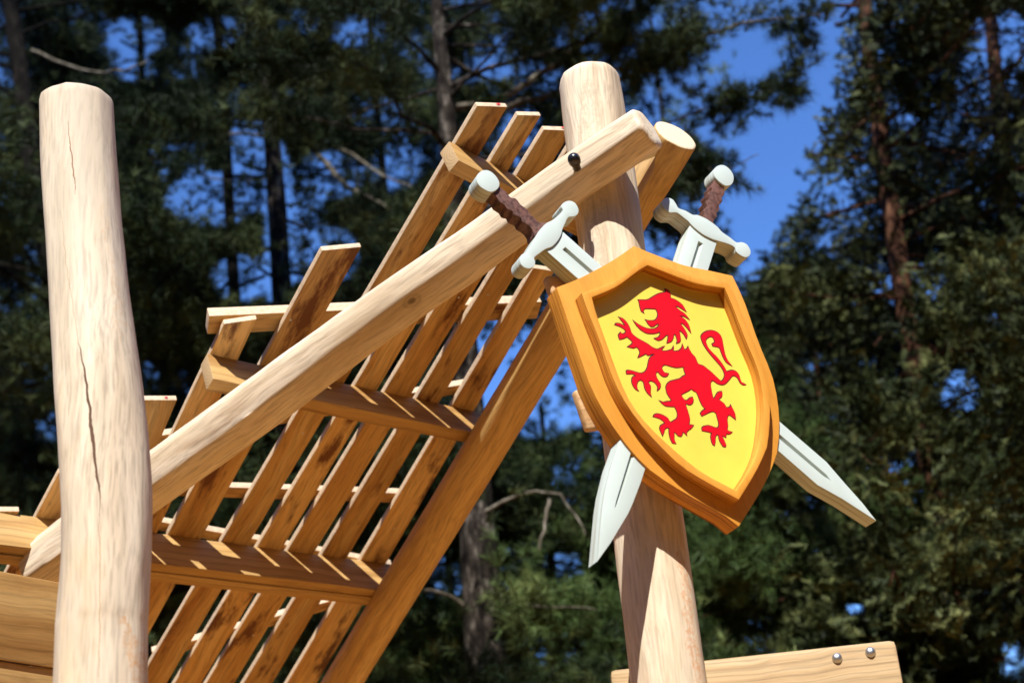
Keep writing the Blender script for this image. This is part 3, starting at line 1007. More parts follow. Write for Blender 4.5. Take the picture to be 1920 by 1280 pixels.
lion = add_mesh("lion_emblem", lm, M_red, panel, MS, "red lion standing on its hind legs with raised paws and curled tail")
add_mesh("emblem_outline", om, M_black, panel, MS)

# mounting cleats behind the shield: end grain shows past the left edge
def cleat(px_c, length, hgt, seed, dx=0.0):
    p = MSi @ on_s(*px_c, -0.083)
    bm = bmesh.new()
    bmesh.ops.create_cube(bm, size=1.0)
    for v in bm.verts:
        v.co = Vector((v.co.x * length, v.co.y * hgt, v.co.z * 0.030))
    bmesh.ops.bevel(bm, geom=[e for e in bm.edges], offset=0.009, segments=3, profile=0.5, affect='EDGES')
    rot = Matrix.Rotation(rad(90), 4, 'Y')
    M = MS @ Matrix.Translation(Vector((p.x + length / 2, p.y, -0.083)))
    return add_mesh("mounting_cleat", bm_mesh(bm, "mounting_cleat"), M_cleat, shield, M)
M_cleat = wood("cleat_wood", (0.42, 0.23, 0.09), (0.55, 0.33, 0.15), (0.66, 0.44, 0.24), stretch=0.08, scale=30, axis=0, ring=0.5, rough=0.65)
cleat((1086, 771), 0.36, 0.125, 71)
cleat((1025, 538), 0.42, 0.062, 72)

# ------------------------------------------------------------------ swords
SWF, SWB = -0.008, -0.060                         # front and back of the sword boards behind the shield's face
def bool_cut(obj, cutters):
    objs = []
    for me in cutters:
        c = bpy.data.objects.new("cutter", me)
        COL.objects.link(c)
        c.matrix_world = obj.matrix_world
        c.matrix_basis = Matrix.Identity(4)
        objs.append(c)
    tmp = bpy.data.objects.new("tmp", obj.data)
    COL.objects.link(tmp)
    for c in objs:
        md = tmp.modifiers.new("cut", 'BOOLEAN')
        md.operation = 'DIFFERENCE'
        md.object = c
        md.solver = 'EXACT'
    dg = bpy.context.evaluated_depsgraph_get()
    me = bpy.data.meshes.new_from_object(tmp.evaluated_get(dg))
    me.name = obj.name
    for o in [tmp] + objs:
        bpy.data.objects.remove(o)
    me.set_sharp_from_angle(angle=rad(35))
    obj.data = me

def sc1(v): return [(860 + x / 5.714, 310 + y / 5.714) for x, y in v]
def sc2(v): return [(1210 + x / 6.095, 300 + y / 6.095) for x, y in v]
def vgroove(poly_px, apex_px, depth):
    """a routed groove: outline at the face, floor narrowed and sunk"""
    P = s2(poly_px, SWF)
    c = sum(P, Vector((0, 0))) / len(P)
    bm = bmesh.new()
    up = [bm.verts.new((p.x, p.y, SWF + 0.004)) for p in P]
    lo = []
    # narrow the floor towards the groove's own middle line
    mid0, mid1 = (P[0] + P[1]) / 2, s2([apex_px], SWF)[0]
    ax = (mid1 - mid0).normalized()
    for p in P:
        d = p - mid0
        par = ax * d.dot(ax)
        lo.append(bm.verts.new((*(mid0 + par + (d - par) * 0.35), SWF - depth)))
    n = len(P)
    bm.faces.new(up); bm.faces.new(lo[::-1])
    for i in range(n):
        bm.faces.new((lo[i], lo[(i + 1) % n], up[(i + 1) % n], up[i]))
    return bm_mesh(bm, "groove", smooth=False)

def sword(label, pommel, grip, guard, blade, groove, apex):
    root_p = s2([blade[0]], SWF)[0]
    t = thing("toy_sword", label, "wooden sword", MS @ Vector((root_p.x, root_p.y, SWB)), "crossed wooden swords behind the shield")
    add_mesh("pommel", prism("pommel", smooth(s2(pommel, SWF), 4, 75), SWB - 0.002, SWF + 0.006, bevel=0.0018), M_sword, t, MS)
    add_mesh("grip", prism("grip", smooth(s2(grip, SWF), 3, 70), SWB + 0.003, SWF - 0.003, bevel=0.002, edges=False), M_grip, t, MS)
    add_mesh("crossguard", prism("crossguard", smooth(s2(guard, SWF), 4, 60), SWB - 0.002, SWF + 0.006, bevel=0.0018, edges=False), M_sword, t, MS)
    bl = add_mesh("blade", prism("blade", s2(blade, SWF), SWB, SWF, bevel=0.0018), M_sword, t, MS)
    bool_cut(bl, [vgroove(groove, apex, 0.010)])
    return t

sword("pale grey toy sword pointing down to the right, brown grip over the rafter log",
      sc1([(185,170),(195,110),(250,66),(320,70),(385,120),(428,195),(412,260),(345,296),(280,276),(215,230)]),
      sc1([(410,200),(480,250),(520,285),(560,335),(620,350),(670,415),(730,455),(780,522),(830,570),(865,605),(935,600),(985,690),(900,790),(815,745),(805,700),(760,640),(690,595),(670,555),(600,520),(580,480),(530,465),(500,420),(440,380),(410,330),(330,275)]),
      sc1([(1088,450),(1120,408),(1180,390),(1240,415),(1275,480),(1268,530),(1225,558),(1165,568),(1135,625),(1105,690),(1090,750),(1050,820),(990,880),(920,907),(860,950),(802,998),(812,1045),(800,1090),(750,1115),(690,1100),(655,1060),(648,1005),(668,965),(710,945),(740,900),(790,820),(830,750),(870,690),(930,630),(990,600),(1050,555),(1108,495)]),
      [(1022.8,468.4),(1084,522.6),(1461,846),(1533,908.7),(1580,935),(1643.7,976.2),(1617.4,942.4),(1585.6,906.8),(1561.2,878.7),(1550,865.6),(1462.8,790.6),(1129.5,499.9),(1053.4,432.5)],
      [(1054,468.5),(1060.6,462.3),(1463,814),(1550,889),(1559,901),(1540,889.5),(1462.8,824.5)], (1558.4,900.3))
sword("pale grey toy sword pointing down to the left, brown grip against the sky",
      sc2([(775,180),(775,125),(810,82),(870,68),(930,95),(985,160),(1000,230),(975,288),(915,306),(855,275),(800,225)]),
      sc2([(800,200),(905,280),(905,340),(912,385),(880,420),(885,470),(850,510),(855,560),(820,595),(825,640),(785,690),(800,750),(810,800),(720,840),(620,720),(672,640),(685,610),(670,560),(715,520),(695,465),(740,430),(720,370),(770,340),(758,290),(790,255)]),
      sc2([(183,520),(190,470),(235,441),(300,460),(340,510),(370,560),(450,590),(530,635),(590,640),(700,690),(810,770),(870,835),(950,890),(1030,950),(1090,948),(1150,975),(1190,1040),(1185,1095),(1140,1122),(1080,1100),(1030,1060),(1008,1008),(940,970),(830,937),(750,910),(650,860),(570,800),(510,745),(480,710),(430,670),(360,617),(320,610),(270,610),(210,570)]),
      [(1293.7,422.2),(1164.2,820.8),(1145.6,872.2),(1133.6,922.5),(1129.2,953),(1120.5,1051.6),(1145.6,1016.6),(1178.4,961.9),(1187.2,942.2),(1201.4,905),(1211.3,874.4),(1344.5,453.4)],
      [(1308.5,451),(1319.5,457.5),(1191,853),(1160,942),(1152,954),(1156,935),(1182.5,846.5)], (1152.2,953))

# ------------------------------------------------------------------ trees
rng = np.random.default_rng(7)

def leaf_mat(name, c0, c1_, c2_, rough=0.55):
    m, nt, b = base_mat(name)
    L = nt.links.new
    tc = nd(nt, "ShaderNodeTexCoord")
    n = nd(nt, "ShaderNodeTexNoise")
    n.inputs["Scale"].default_value = 1.1
    n.inputs["Detail"].default_value = 6.0
    n.inputs["Roughness"].default_value = 0.7
    L(tc.outputs["Object"], n.inputs["Vector"])
    r = ramp(nt, [(0.32, c0), (0.5, c1_), (0.68, c2_)])  # light end paints in sunlit tufts, along with natural leaf variety
    L(n.outputs["Fac"], r.inputs[0])
    L(r.outputs[0], b.inputs["Base Color"])
    b.inputs["Roughness"].default_value = rough
    b.inputs["Specular IOR Level"].default_value = 0.12
    return m
M_pine = leaf_mat("pine_needles", (0.004, 0.009, 0.003), (0.014, 0.026, 0.008), (0.115, 0.145, 0.050))
M_pine2 = leaf_mat("pine_needles_lit_tint", (0.018, 0.036, 0.010), (0.060, 0.100, 0.028), (0.21, 0.26, 0.090))  # greener needles, with the sunlight on lit pines put into the colour
M_yew_shade = leaf_mat("shade_tint_cypress_foliage", (0.003, 0.005, 0.002), (0.010, 0.014, 0.005), (0.06, 0.066, 0.024))  # darkened copy of the cypress foliage, deep shade put into the colour
M_yew = leaf_mat("cypress_foliage", (0.004, 0.008, 0.003), (0.024, 0.034, 0.010), (0.19, 0.205, 0.072))

def bark_mat(name, c0, c1_, c2_):
    m, nt, b = base_mat(name)
    L = nt.links.new
    tc = nd(nt, "ShaderNodeTexCoord")
    mp = nd(nt, "ShaderNodeMapping")
    mp.inputs["Scale"].default_value = (1, 1, 0.35)
    L(tc.outputs["Object"], mp.inputs["Vector"])
    n = nd(nt, "ShaderNodeTexNoise")
    n.inputs["Scale"].default_value = 14.0
    n.inputs["Detail"].default_value = 7.0
    n.inputs["Roughness"].default_value = 0.7
    L(mp.outputs[0], n.inputs["Vector"])
    r = ramp(nt, [(0.42, c0), (0.54, c1_), (0.68, c2_)])
    L(n.outputs["Fac"], r.inputs[0])
    L(r.outputs[0], b.inputs["Base Color"])
    b.inputs["Roughness"].default_value = 0.9
    b.inputs["Specular IOR Level"].default_value = 0.08
    bp = nd(nt, "ShaderNodeBump")
    bp.inputs["Strength"].default_value = 0.9
    bp.inputs["Distance"].default_value = 0.03
    L(n.outputs["Fac"], bp.inputs["Height"])
    L(bp.outputs[0], b.inputs["Normal"])
    return m
M_bark = bark_mat("grey_pine_bark", (0.008, 0.006, 0.005), (0.035, 0.028, 0.022), (0.20, 0.175, 0.145))
M_bark_shade = bark_mat("shade_tint_pine_bark", (0.003, 0.0025, 0.002), (0.008, 0.0065, 0.005), (0.025, 0.021, 0.017))  # darkened copy of the pine bark, crown shade put into the colour
M_bark_red = bark_mat("red_bark", (0.020, 0.009, 0.005), (0.085, 0.038, 0.022), (0.22, 0.11, 0.065))
M_limb = bark_mat("bare_limb_bark", (0.06, 0.05, 0.035), (0.16, 0.14, 0.105), (0.30, 0.27, 0.21))

def tube(bm, pts, radii, seg=8):
    rings = []
    for i, p in enumerate(pts):
        d = (pts[min(i + 1, len(pts) - 1)] - pts[max(i - 1, 0)]).normalized()
        x = d.orthogonal().normalized() if i == 0 else (x - d * x.dot(d)).normalized()
        y = d.cross(x)
        rings.append([bm.verts.new(p + x * math.cos(2 * math.pi * k / seg) * radii[i] + y * math.sin(2 * math.pi * k / seg) * radii[i]) for k in range(seg)])
    for A, B in zip(rings, rings[1:]):
        for k in range(seg):
            bm.faces.new((A[k], A[(k + 1) % seg], B[(k + 1) % seg], B[k]))
    bm.faces.new(rings[0][::-1]); bm.faces.new(rings[-1])

# picture-shaped openings in the crowns where the sky shows: (cx, cy, rx, ry, share kept)
GAPS = [(255, 68, 55, 38, .25), (405, 60, 45, 35, .35), (250, 130, 45, 28, .4), (395, 375, 85, 55, .12), (470, 285, 50, 60, .15), (330, 300, 60, 50, .5),
        (600, 480, 75, 60, .2), (455, 520, 60, 45, .15), (620, 330, 60, 45, .3), (740, 315, 50, 45, .4), (700, 210, 50, 40, .5), (560, 400, 50, 40, .35),
        (1000, 720, 130, 105, .16), (1090, 620, 70, 50, .3), (1420, 340, 75, 105, .0), (1455, 225, 80, 60, .02), (1300, 175, 55, 40, .15), (1220, 250, 60, 45, .3),
        (1240, 175, 40, 40, .4), (1350, 250, 50, 45, .35), (1590, 12, 50, 26, .05), (1400, 450, 40, 50, .05), (1300, 470, 90, 90, .3), (1180, 30, 60, 30, .4), (1080, 60, 50, 40, .5), (1480, 110, 60, 50, .3),
        (1885, 70, 60, 45, .3), (1800, 735, 34, 40, .5), (1605, 1140, 30, 22, .1), (1900, 1240, 40, 40, .2), (1090, 900, 60, 60, .45), (830, 1090, 50, 40, .4),
        (1050, 1220, 60, 40, .4), (930, 640, 60, 60, .3), (110, 800, 40, 30, .4), (60, 700, 40, 40, .5), (1150, 800, 50, 60, .3), (1060, 1060, 40, 30, .4), (660, 60, 40, 30, .5), (560, 40, 40, 25, .5),
        (522, 430, 34, 165, .06), (1480, 330, 40, 60, .1), (1440, 130, 60, 60, .25)]
GA = np.array(GAPS)
GA[:, 4] *= 0.45
Rn, Un, Fn, Cn = (np.array(v) for v in (_R, _U, _F, CAM))
def keep_share(P, extra=None):
    v = P - Cn
    z = v @ Fn
    x = 960 + FPX * (v @ Rn) / z
    y = 640 - FPX * (v @ Un) / z
    keep = np.ones(len(P))
    for cx, cy, rx, ry, k in GA:
        d = ((x - cx) / rx) ** 2 + ((y - cy) / ry) ** 2
        keep = np.where(d < 1, np.minimum(keep, k), np.where(d < 1.5, np.minimum(keep, k + (1 - k) * (d - 1) / 0.5), keep))
    if extra is not None:
        keep = np.minimum(keep, extra(x, y))
    return keep

def keep_mask(P, seed, extra=None):
    keep = keep_share(P, extra)
    v = P - Cn
    z = v @ Fn
    x = 960 + FPX * (v @ Rn) / z
    y = 640 - FPX * (v @ Un) / z
    keep = np.where((x < -150) | (x > 2070) | (y < -200) | (y > 1480), keep * 0.35, keep)
    return np.random.default_rng(seed).random(len(P)) < keep

def rot_to(dirs, rng):
    """rotation matrices whose Z goes to each direction, with a random roll"""
    n = len(dirs)
    z = dirs / np.linalg.norm(dirs, axis=1, keepdims=True)
    a = rng.normal(size=(n, 3))
    x = a - z * np.sum(a * z, axis=1, keepdims=True)
    x /= np.linalg.norm(x, axis=1, keepdims=True)
    y = np.cross(z, x)
    return np.stack([x, y, z], axis=2)

def tuft_template(kind, seed):
    """needle tufts: thin blades round a twig tip; returns an (n, 3, 3) triangle array"""
    r = np.random.default_rng(seed)
    T = []
    if kind == "pine":
        for _ in range(40):
            base = np.array([0, 0, r.uniform(-0.05, 0.04)])
            d = r.normal(size=3); d[2] = abs(d[2]) * 1.1 + 0.25; d /= np.linalg.norm(d)
            l = r.uniform(0.07, 0.125)
            s = np.cross(d, r.normal(size=3)); s /= np.linalg.norm(s)
            w = r.uniform(0.0019, 0.0036)
            T.append([base - s * w, base + s * w, base + d * l])
    else:                                              # flat scaly sprays
        for _ in range(34):
            z = r.uniform(-0.06, 0.09)
            side = r.choice([-1, 1])
            base = np.array([0, 0, z])
            d = np.array([side * r.uniform(0.4, 1.0), r.normal() * 0.25, r.uniform(0.5, 1.0)]); d /= np.linalg.norm(d)
            l = r.uniform(0.030, 0.065)
            s = np.cross(d, np.array([r.normal() * 0.4, 1, r.normal() * 0.4])); s /= np.linalg.norm(s)
            w = r.uniform(0.0035, 0.0075)
            T.append([base - s * w, base + s * w, base + d * l])
    return np.array(T)
TPL = {k: [tuft_template(k, s) for s in range(6)] for k in ("pine", "yew")}

def crown_mesh(name, P, D, kind, scale, seed):
    r = np.random.default_rng(seed)
    tris = []
    which = r.integers(0, 6, len(P))
    R = rot_to(D, r)
    sc = scale * r.uniform(0.75, 1.3, len(P))
    for k in range(6):
        idx = np.nonzero(which == k)[0]
        if len(idx) == 0:
            continue
        T = TPL[kind][k]
        V = np.einsum('nij,tvj->ntvi', R[idx], T) * sc[idx][:, None, None, None] + P[idx][:, None, None, :]
        tris.append(V.reshape(-1, 3))
    V = np.concatenate(tris).astype(np.float32)
    n = len(V) // 3
    me = bpy.data.meshes.new(name)
    me.vertices.add(len(V))
    me.vertices.foreach_set("co", V.ravel())
    me.loops.add(len(V))
    me.loops.foreach_set("vertex_index", np.arange(len(V), dtype=np.int32))
    me.polygons.add(n)
    me.polygons.foreach_set("loop_start", np.arange(0, len(V), 3, dtype=np.int32))
    me.polygons.foreach_set("loop_total", np.full(n, 3, dtype=np.int32))
    me.update(calc_edges=True)
    return me

def wave_noise(P, seed):
    r = np.random.default_rng(seed + 77)
    out = np.zeros(len(P))
    for f, a in ((2.2, 0.16), (3.1, 0.16), (4.6, 0.13), (6.5, 0.10), (9.0, 0.08)):
        for _ in range(3):
            d = r.normal(size=3)
            d *= f / np.linalg.norm(d)
            out += a * np.sin(P @ d + r.uniform(0, 6.28))
    return out

def tree(label, trunk_px, Y, r0, r1, height, z0, reach, nb, per, kind, mat, seed, bark=None, scale=1.0, droop=0.12, group=None, name="pine_tree",
         extra=None, clump=0.16, rise=0.15, side=None, bare=0.3, prof=0.7, holes=0.0):
    """trunk_px: two picture points the trunk passes through at distance Y; crown: nb limbs between z0 and the top, each with clumps of tufts"""
    r = np.random.default_rng(seed)
    a, b = on_y(*trunk_px[0], Y), on_y(*trunk_px[1], Y)
    if a.z > b.z: a, b = b, a
    d = (b - a).normalized()
    foot = a - d * (a.z / d.z)
    t = thing(name, label, "tree", foot, group)
    bm = bmesh.new()
    top = foot + d * (height / d.z)
    n = 24
    pts, rr = [], []
    for i in range(n + 1):
        u = i / n
        p = foot.lerp(top, u) + Vector((0.05 * noise.noise(Vector((seed, u * 5, 0))), 0.05 * noise.noise(Vector((seed, u * 5, 9))), 0))
        pts.append(p - foot)
        rr.append(max((r0 * (1 - u) + r1 * u) * (1 + 0.10 * noise.noise(Vector((seed, u * 30, 4)))), 0.012))
    tube(bm, pts, rr, 14)
    PP, DD = [], []
    for k in range(nb):
        z = z0 + (height - z0) * (k + r.random()) / nb
        u = (z - z0) / (height - z0)
        L = reach * (1 - u) ** prof * r.uniform(0.65, 1.1) + 0.35
        az = r.uniform(0, 2 * math.pi)
        if side is not None and r.random() < 0.6:
            az = side + r.normal() * 0.7
        base = np.array(foot.lerp(top, z / height))
        h = np.array([math.cos(az), math.sin(az), 0.0])
        up = r.uniform(-0.15, 0.25) + rise * u
        m = 7
        bpts = []
        for i in range(m + 1):
            s = i / m
            p = base + h * L * s + np.array([0, 0, L * (up * s - droop * s * s)]) + r.normal(size=3) * 0.03 * L * s
            bpts.append(p)
        bp_ = np.array(bpts)
        ok = keep_share(bp_, extra) > 0.12
        m2 = m if ok.all() else max(1, int(np.argmin(ok)) - 1)
        bpts_t = bpts[:m2 + 1]
        tube(bm, [Vector(p) - foot for p in bpts_t], [max(0.022 * (L / 2.5) * (1 - i / m), 0.004) for i in range(m2 + 1)], 5)
        # side twigs with tufts
        nt_w = max(4, int(L * 11.0))
        for w in range(nt_w):
            s = r.uniform(bare, 1.0)
            i = min(int(s * m), m - 1)
            p = bpts[i] + (bpts[i + 1] - bpts[i]) * (s * m - i)
            td = h * r.uniform(0.2, 1.0) + np.cross(h, [0, 0, 1]) * r.normal() * 0.9 + np.array([0, 0, r.normal() * 0.35 + 0.15])
            td /= np.linalg.norm(td)
            tl = r.uniform(0.15, 0.55) * (0.5 + 0.25 * L)
            cnt = per
            q = p + td * (r.random(cnt)[:, None] ** 0.7) * tl + r.normal(size=(cnt, 3)) * clump * (0.5 + 0.5 * r.random((cnt, 1)))
            PP.append(q)
            DD.append(td + r.normal(size=(cnt, 3)) * 0.6 + np.array([0, 0, 0.25]))
    P = np.concatenate(PP); D = np.concatenate(DD)
    km = keep_mask(P, seed + 1, extra)
    if holes > 0:
        hn = wave_noise(P, seed)
        km &= np.random.default_rng(seed + 3).random(len(P)) < np.clip(0.5 + (hn + 0.28 - holes) * 3.0, 0.04, 1.0)
    P, D = P[km], D[km]
    add_mesh("trunk", bm_mesh(bm, "trunk"), bark or M_bark, t, Matrix.Translation(foot))
    add_mesh("crown", crown_mesh("crown", P - np.array(foot), D, kind, scale, seed + 2), mat, t, Matrix.Translation(foot))
    return t

def branch(t, px, Y0_, Y1_, r0, r1, seed, mat=None, leafy=0, lmat=None):
    """a bare limb part of a tree, through picture points, its distance running from Y0_ to Y1_"""
    pts = []
    n = len(px)
    for i, (x, y) in enumerate(px):
        pts.append(on_y(x, y, Y0_ + (Y1_ - Y0_) * i / (n - 1)))
    fine = []
    for i in range(n - 1):
        for k in range(4):
            u = k / 4
            p0, p1, p2, p3 = pts[max(i - 1, 0)], pts[i], pts[i + 1], pts[min(i + 2, n - 1)]
            fine.append(0.5 * ((p1 * 2) + (p2 - p0) * u + (p0 * 2 - p1 * 5 + p2 * 4 - p3) * u * u + (p1 * 3 - p0 - p2 * 3 + p3) * u ** 3))
    fine.append(pts[-1])
    fine = [p + Vector((noise.noise(Vector((seed, i * 0.7, 1))), noise.noise(Vector((seed, i * 0.7, 2))), noise.noise(Vector((seed, i * 0.7, 3))))) * 0.03 for i, p in enumerate(fine)]
    o = fine[0].copy()
    bm = bmesh.new()
    m = len(fine)
    tube(bm, [p - o for p in fine], [r0 + (r1 - r0) * i / (m - 1) for i in range(m)], 7)
    b_obj = add_mesh("branch", bm_mesh(bm, "branch"), mat or M_limb, t, Matrix.Translation(o))
    if leafy:
        r = np.random.default_rng(seed + 900)
        F_ = np.array([list(p) for p in fine])
        PP, DD = [], []
        for k in range(leafy):
            s_ = 0.15 + 0.85 * r.random()
            i = min(int(s_ * (m - 1)), m - 2)
            p = F_[i] + (F_[i + 1] - F_[i]) * r.random()
            d = (F_[i + 1] - F_[i]); d /= np.linalg.norm(d)
            td = d * r.uniform(0.1, 1) + r.normal(size=3) * 0.6 + np.array([0, 0, -0.15])
            td /= np.linalg.norm(td)
            n_ = int(r.integers(6, 16))
            q = p + td * (r.random(n_)[:, None]) * r.uniform(0.15, 0.5) + r.normal(size=(n_, 3)) * 0.05
            PP.append(q); DD.append(td + r.normal(size=(n_, 3)) * 0.5)
        P = np.concatenate(PP); D = np.concatenate(DD)
        add_mesh("needle_spray", crown_mesh("needle_spray", P - np.array(o), D, "pine", 1.0, seed), lmat or M_pine, b_obj, Matrix.Translation(o))

GR = "pines behind the play frame"
right_of = lambda lim, soft=60: (lambda x, y: np.clip((x - lim(y)) / soft, 0, 1))
left_of = lambda lim, soft=80: (lambda x, y: np.clip((lim(y) - x) / soft, 0, 1))
# pine whose trunk shows between the roof slats and the shield post
t1 = tree("tall pine with a rough grey trunk that shows below the rafter logs", ((822, 40), (908, 1150)), 11.0, 0.235, 0.02, 12.2, 7.6, 3.6, 34, 20, "pine", M_pine, 101, group=GR,
          side=0.2, extra=left_of(lambda y: 1400 - 0.0 * y, 250))
branch(t1, [(835, 200), (930, 190), (1040, 120), (1120, 62), (1190, 20)], 11.3, 10.6, 0.04, 0.02, 1, leafy=22)
branch(t1, [(850, 260), (980, 190), (1110, 165), (1240, 120), (1300, 75), (1420, 40), (1540, 28)], 11.3, 9.6, 0.035, 0.009, 2, leafy=24)
branch(t1, [(1150, 130), (1230, 115), (1290, 90)], 10.2, 9.9, 0.02, 0.012, 3, leafy=12)
branch(t1, [(1180, 330), (1270, 300), (1350, 320), (1420, 290)], 10.6, 10.0, 0.010, 0.004, 41, leafy=16)
branch(t1, [(1160, 390), (1240, 400), (1310, 450), (1350, 500)], 10.8, 10.4, 0.010, 0.004, 43, leafy=22)
branch(t1, [(1230, 240), (1330, 200), (1420, 175), (1500, 140)], 10.5, 9.8, 0.012, 0.005, 4, leafy=22)
branch(t1, [(905, 960), (985, 925), (1050, 930), (1100, 1000)], 10.9, 10.4, 0.018, 0.005, 5)
branch(t1, [(1030, 935), (1022, 980), (1010, 1030)], 10.5, 10.4, 0.015, 0.008, 6)
branch(t1, [(910, 1120), (1000, 1135), (1120, 1140)], 11.0, 10.6, 0.012, 0.004, 7)
branch(t1, [(900, 1150), (840, 1115), (795, 1105)], 11.0, 10.8, 0.02, 0.01, 8)
t2 = tree("pine with a straight grey trunk beside the sky gaps left of the roof", ((508, 230), (532, 580)), 15.0, 0.21, 0.06, 16.5, 4.5, 4.2, 46, 18, "pine", M_pine, 202, group=GR)
branch(t2, [(530, 235), (585, 275), (640, 340), (690, 370), (735, 395)], 14.9, 14.2, 0.04, 0.025, 11)
branch(t2, [(600, 265), (660, 290), (720, 330), (770, 350)], 14.6, 14.0, 0.02, 0.012, 12)
branch(t2, [(505, 260), (440, 250), (330, 265), (220, 270)], 15.0, 14.5, 0.025, 0.01, 13)
branch(t2, [(510, 330), (450, 340), (380, 330), (300, 300)], 15.0, 14.6, 0.02, 0.008, 14)
t3 = tree("dark pine at the left edge behind the bent post", ((14, 0), (62, 300)), 12.5, 0.17, 0.05, 16.5, 3.0, 4.6, 70, 20, "pine", M_pine, 303, bark=M_bark_shade, group=GR)
branch(t3, [(60, 95), (150, 130), (215, 135), (280, 115)], 12.4, 12.0, 0.02, 0.01, 21)
t4 = tree("dense pine filling the gap between the bent post and the straight trunk", ((260, 0), (300, 640)), 18.0, 0.10, 0.04, 20.0, 4.0, 5.0, 70, 22, "pine", M_pine, 404, bark=M_bark_shade, group=GR)
t5 = tree("pine crown hanging over the roof's top slats", ((690, 0), (742, 640)), 19.0, 0.10, 0.04, 20.0, 6.0, 4.8, 48, 20, "pine", M_pine, 505, bark=M_bark_shade, group=GR)
t6 = tree("sunlit-toned young pine low between the rafter and the shield post", ((1010, 700), (1050, 1280)), 13.5, 0.10, 0.02, 6.9, 2.6, 2.7, 46, 20, "pine", M_pine2, 606, group=GR, scale=1.1)
t7 = tree("sunlit-toned green pine low behind the shield's lower point", ((1310, 800), (1370, 1280)), 13.0, 0.11, 0.02, 6.9, 2.4, 2.2, 46, 20, "pine", M_pine2, 707, group=GR, scale=1.1)
t8 = tree("pine behind the lower slats, mostly hidden by the roof", ((560, 700), (610, 1280)), 21.0, 0.16, 0.03, 12.0, 4.0, 4.2, 36, 16, "pine", M_pine2, 808, group=GR, scale=1.2)
t9 = tree("pine behind the joists at the left, mostly hidden by the bent post", ((120, 700), (165, 1280)), 20.0, 0.16, 0.03, 12.0, 3.6, 4.0, 34, 18, "pine", M_pine, 909, group=GR, scale=1.2)
t11 = tree("dark pine high behind the straight grey trunk, closing the upper left", ((400, -100), (425, 300)), 17.0, 0.12, 0.05, 20.0, 8.2, 4.6, 46, 20, "pine", M_pine, 1112, bark=M_bark_shade, group=GR)
t10 = tree("slender pine with thin hanging sprays against the sky above the right sword", ((1215, 0), (1300, 640)), 20.0, 0.10, 0.03, 16.5, 8.0, 3.2, 26, 10, "pine", M_pine2, 111, group=GR, scale=1.1)

# the dense evergreen on the right
def right_edge(y):
    return np.interp(y, [-200, 0, 120, 200, 300, 420, 520, 620, 900, 1300], [1640, 1580, 1565, 1545, 1490, 1450, 1400, 1320, 1300, 1300])
GRr = "dense evergreens on the right"
e1 = tree("tall dense evergreen with a reddish trunk right of the shield", ((1692, 520), (1790, 1200)), 13.0, 0.15, 0.04, 17.0, 2.0, 3.6, 110, 24, "yew", M_yew, 1212, bark=M_bark_red, group=GRr,
          name="evergreen_tree", extra=right_of(right_edge), clump=0.20, droop=0.2, bare=0.12, prof=0.3, holes=0.16)
branch(e1, [(1694, 560), (1660, 545), (1632, 520)], 12.9, 12.4, 0.02, 0.01, 31, M_bark_red)
branch(e1, [(1700, 650), (1672, 622), (1640, 645)], 12.9, 12.4, 0.02, 0.008, 32, M_bark_red)
branch(e1, [(1780, 60), (1810, 30), (1838, 8)], 12.9, 12.3, 0.02, 0.008, 33)
e2 = tree("shade-toned evergreen filling the right edge of the view", ((1880, 300), (1960, 1280)), 15.5, 0.18, 0.05, 17.0, 1.5, 3.4, 95, 24, "yew", M_yew_shade, 1313, bark=M_bark_red, group=GRr, name="evergreen_tree",
          extra=right_of(lambda y: right_edge(y) + 120), clump=0.22, bare=0.12, prof=0.35, holes=0.16)
e3 = tree("rounded low evergreen catching the sun below the right blade", ((1640, 1000), (1680, 1280)), 12.0, 0.10, 0.02, 4.65, 1.6, 1.15, 70, 26, "yew", M_yew, 1414, bark=M_bark_red, group=GRr,
          name="evergreen_tree", clump=0.14, bare=0.2)
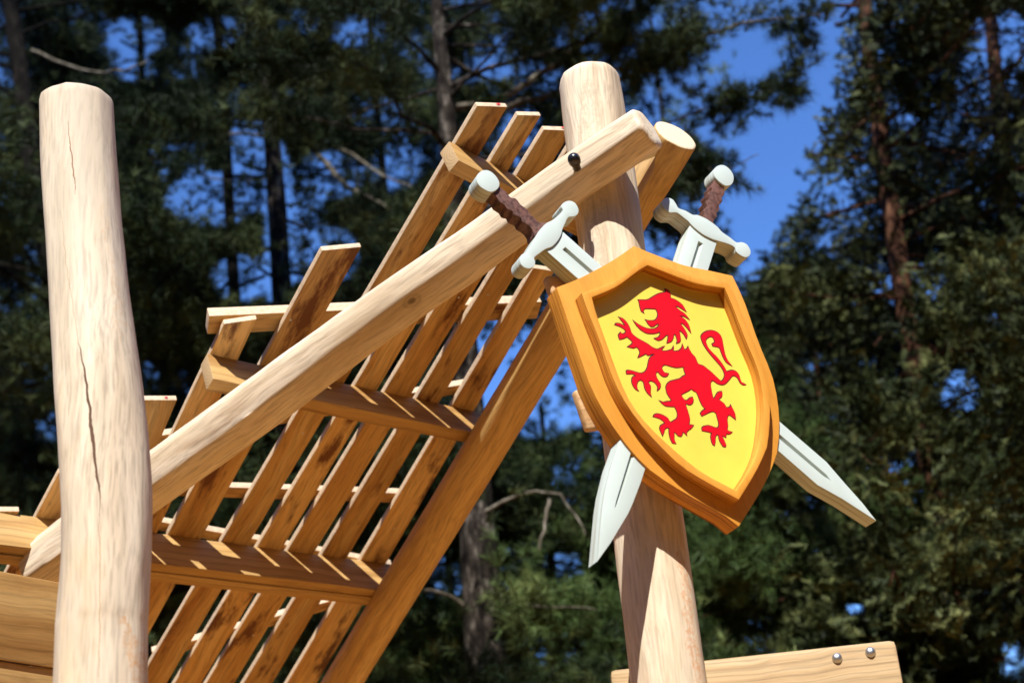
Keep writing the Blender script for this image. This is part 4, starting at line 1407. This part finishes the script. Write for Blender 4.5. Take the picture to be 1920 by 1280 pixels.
e4 = tree("evergreen behind the shield with its crown edge against the sky", ((1520, 600), (1590, 1280)), 18.0, 0.13, 0.02, 10.6, 2.0, 2.6, 80, 24, "yew", M_yew, 1515, bark=M_bark_red, group=GRr,
          name="evergreen_tree", extra=right_of(right_edge), clump=0.22, scale=1.2, bare=0.12, prof=0.45)

# the far wood that closes the view between the near trees: too many trunks and crowns to count
def far_wood():
    r = np.random.default_rng(99)
    P, D, P2, D2 = [], [], [], []
    bm = bmesh.new()
    for k in range(190):
        x, y = r.uniform(-26, 30), r.uniform(30, 46)
        h = r.uniform(9, 15) * (0.8 if -2 < x < 12 else (1.6 if x < -2 else 1.1))
        if k >= 90:                                    # unseen trees added round the camera to block skylight
            a = r.uniform(0.50, 2 * math.pi - 0.50)
            rr_ = r.uniform(15, 19)
            x, y = rr_ * math.sin(a), 4 + rr_ * math.cos(a)
            h = r.uniform(13, 15.5)
            if y > 5 and abs(x) < 0.62 * y + 6:
                continue
        tube(bm, [Vector((x, y, 0)), Vector((x - 0.1, y, h * 0.5)), Vector((x - 0.2, y, h))], [0.22, 0.15, 0.03], 7)
        n = 900 if k < 90 else 600
        u = r.random(n) ** 0.8
        rad_ = 2.6 * (1 - u) ** 0.6 * np.sqrt(r.random(n)) + 0.2
        a = r.uniform(0, 6.283, n)
        (P if k < 90 else P2).append(np.stack([x + rad_ * np.cos(a), y + rad_ * np.sin(a), h * (0.10 + 0.90 * u)], 1))
        (D if k < 90 else D2).append(r.normal(size=(n, 3)) + [0, 0, 0.3])
    P, D = np.concatenate(P), np.concatenate(D)
    km = keep_mask(P, 5)
    P, D = P[km], D[km]
    km = slice(None)
    me = crown_mesh("far_wood", P[km], D[km], "pine", 3.6, 6)
    me2_ = crown_mesh("unseen_sky_screen_wood", np.concatenate(P2), np.concatenate(D2), "yew", 6.0, 8)
    o3 = add_mesh("unseen_sky_screen_wood", me2_, M_pine)
    o3["kind"] = "stuff"
    o = add_mesh("far_wood", me, M_pine)
    o["kind"] = "stuff"
    me2 = bm_mesh(bm, "far_wood_trunks")
    o2 = add_mesh("far_wood_trunks", me2, M_bark)
    o2["kind"] = "stuff"
far_wood()
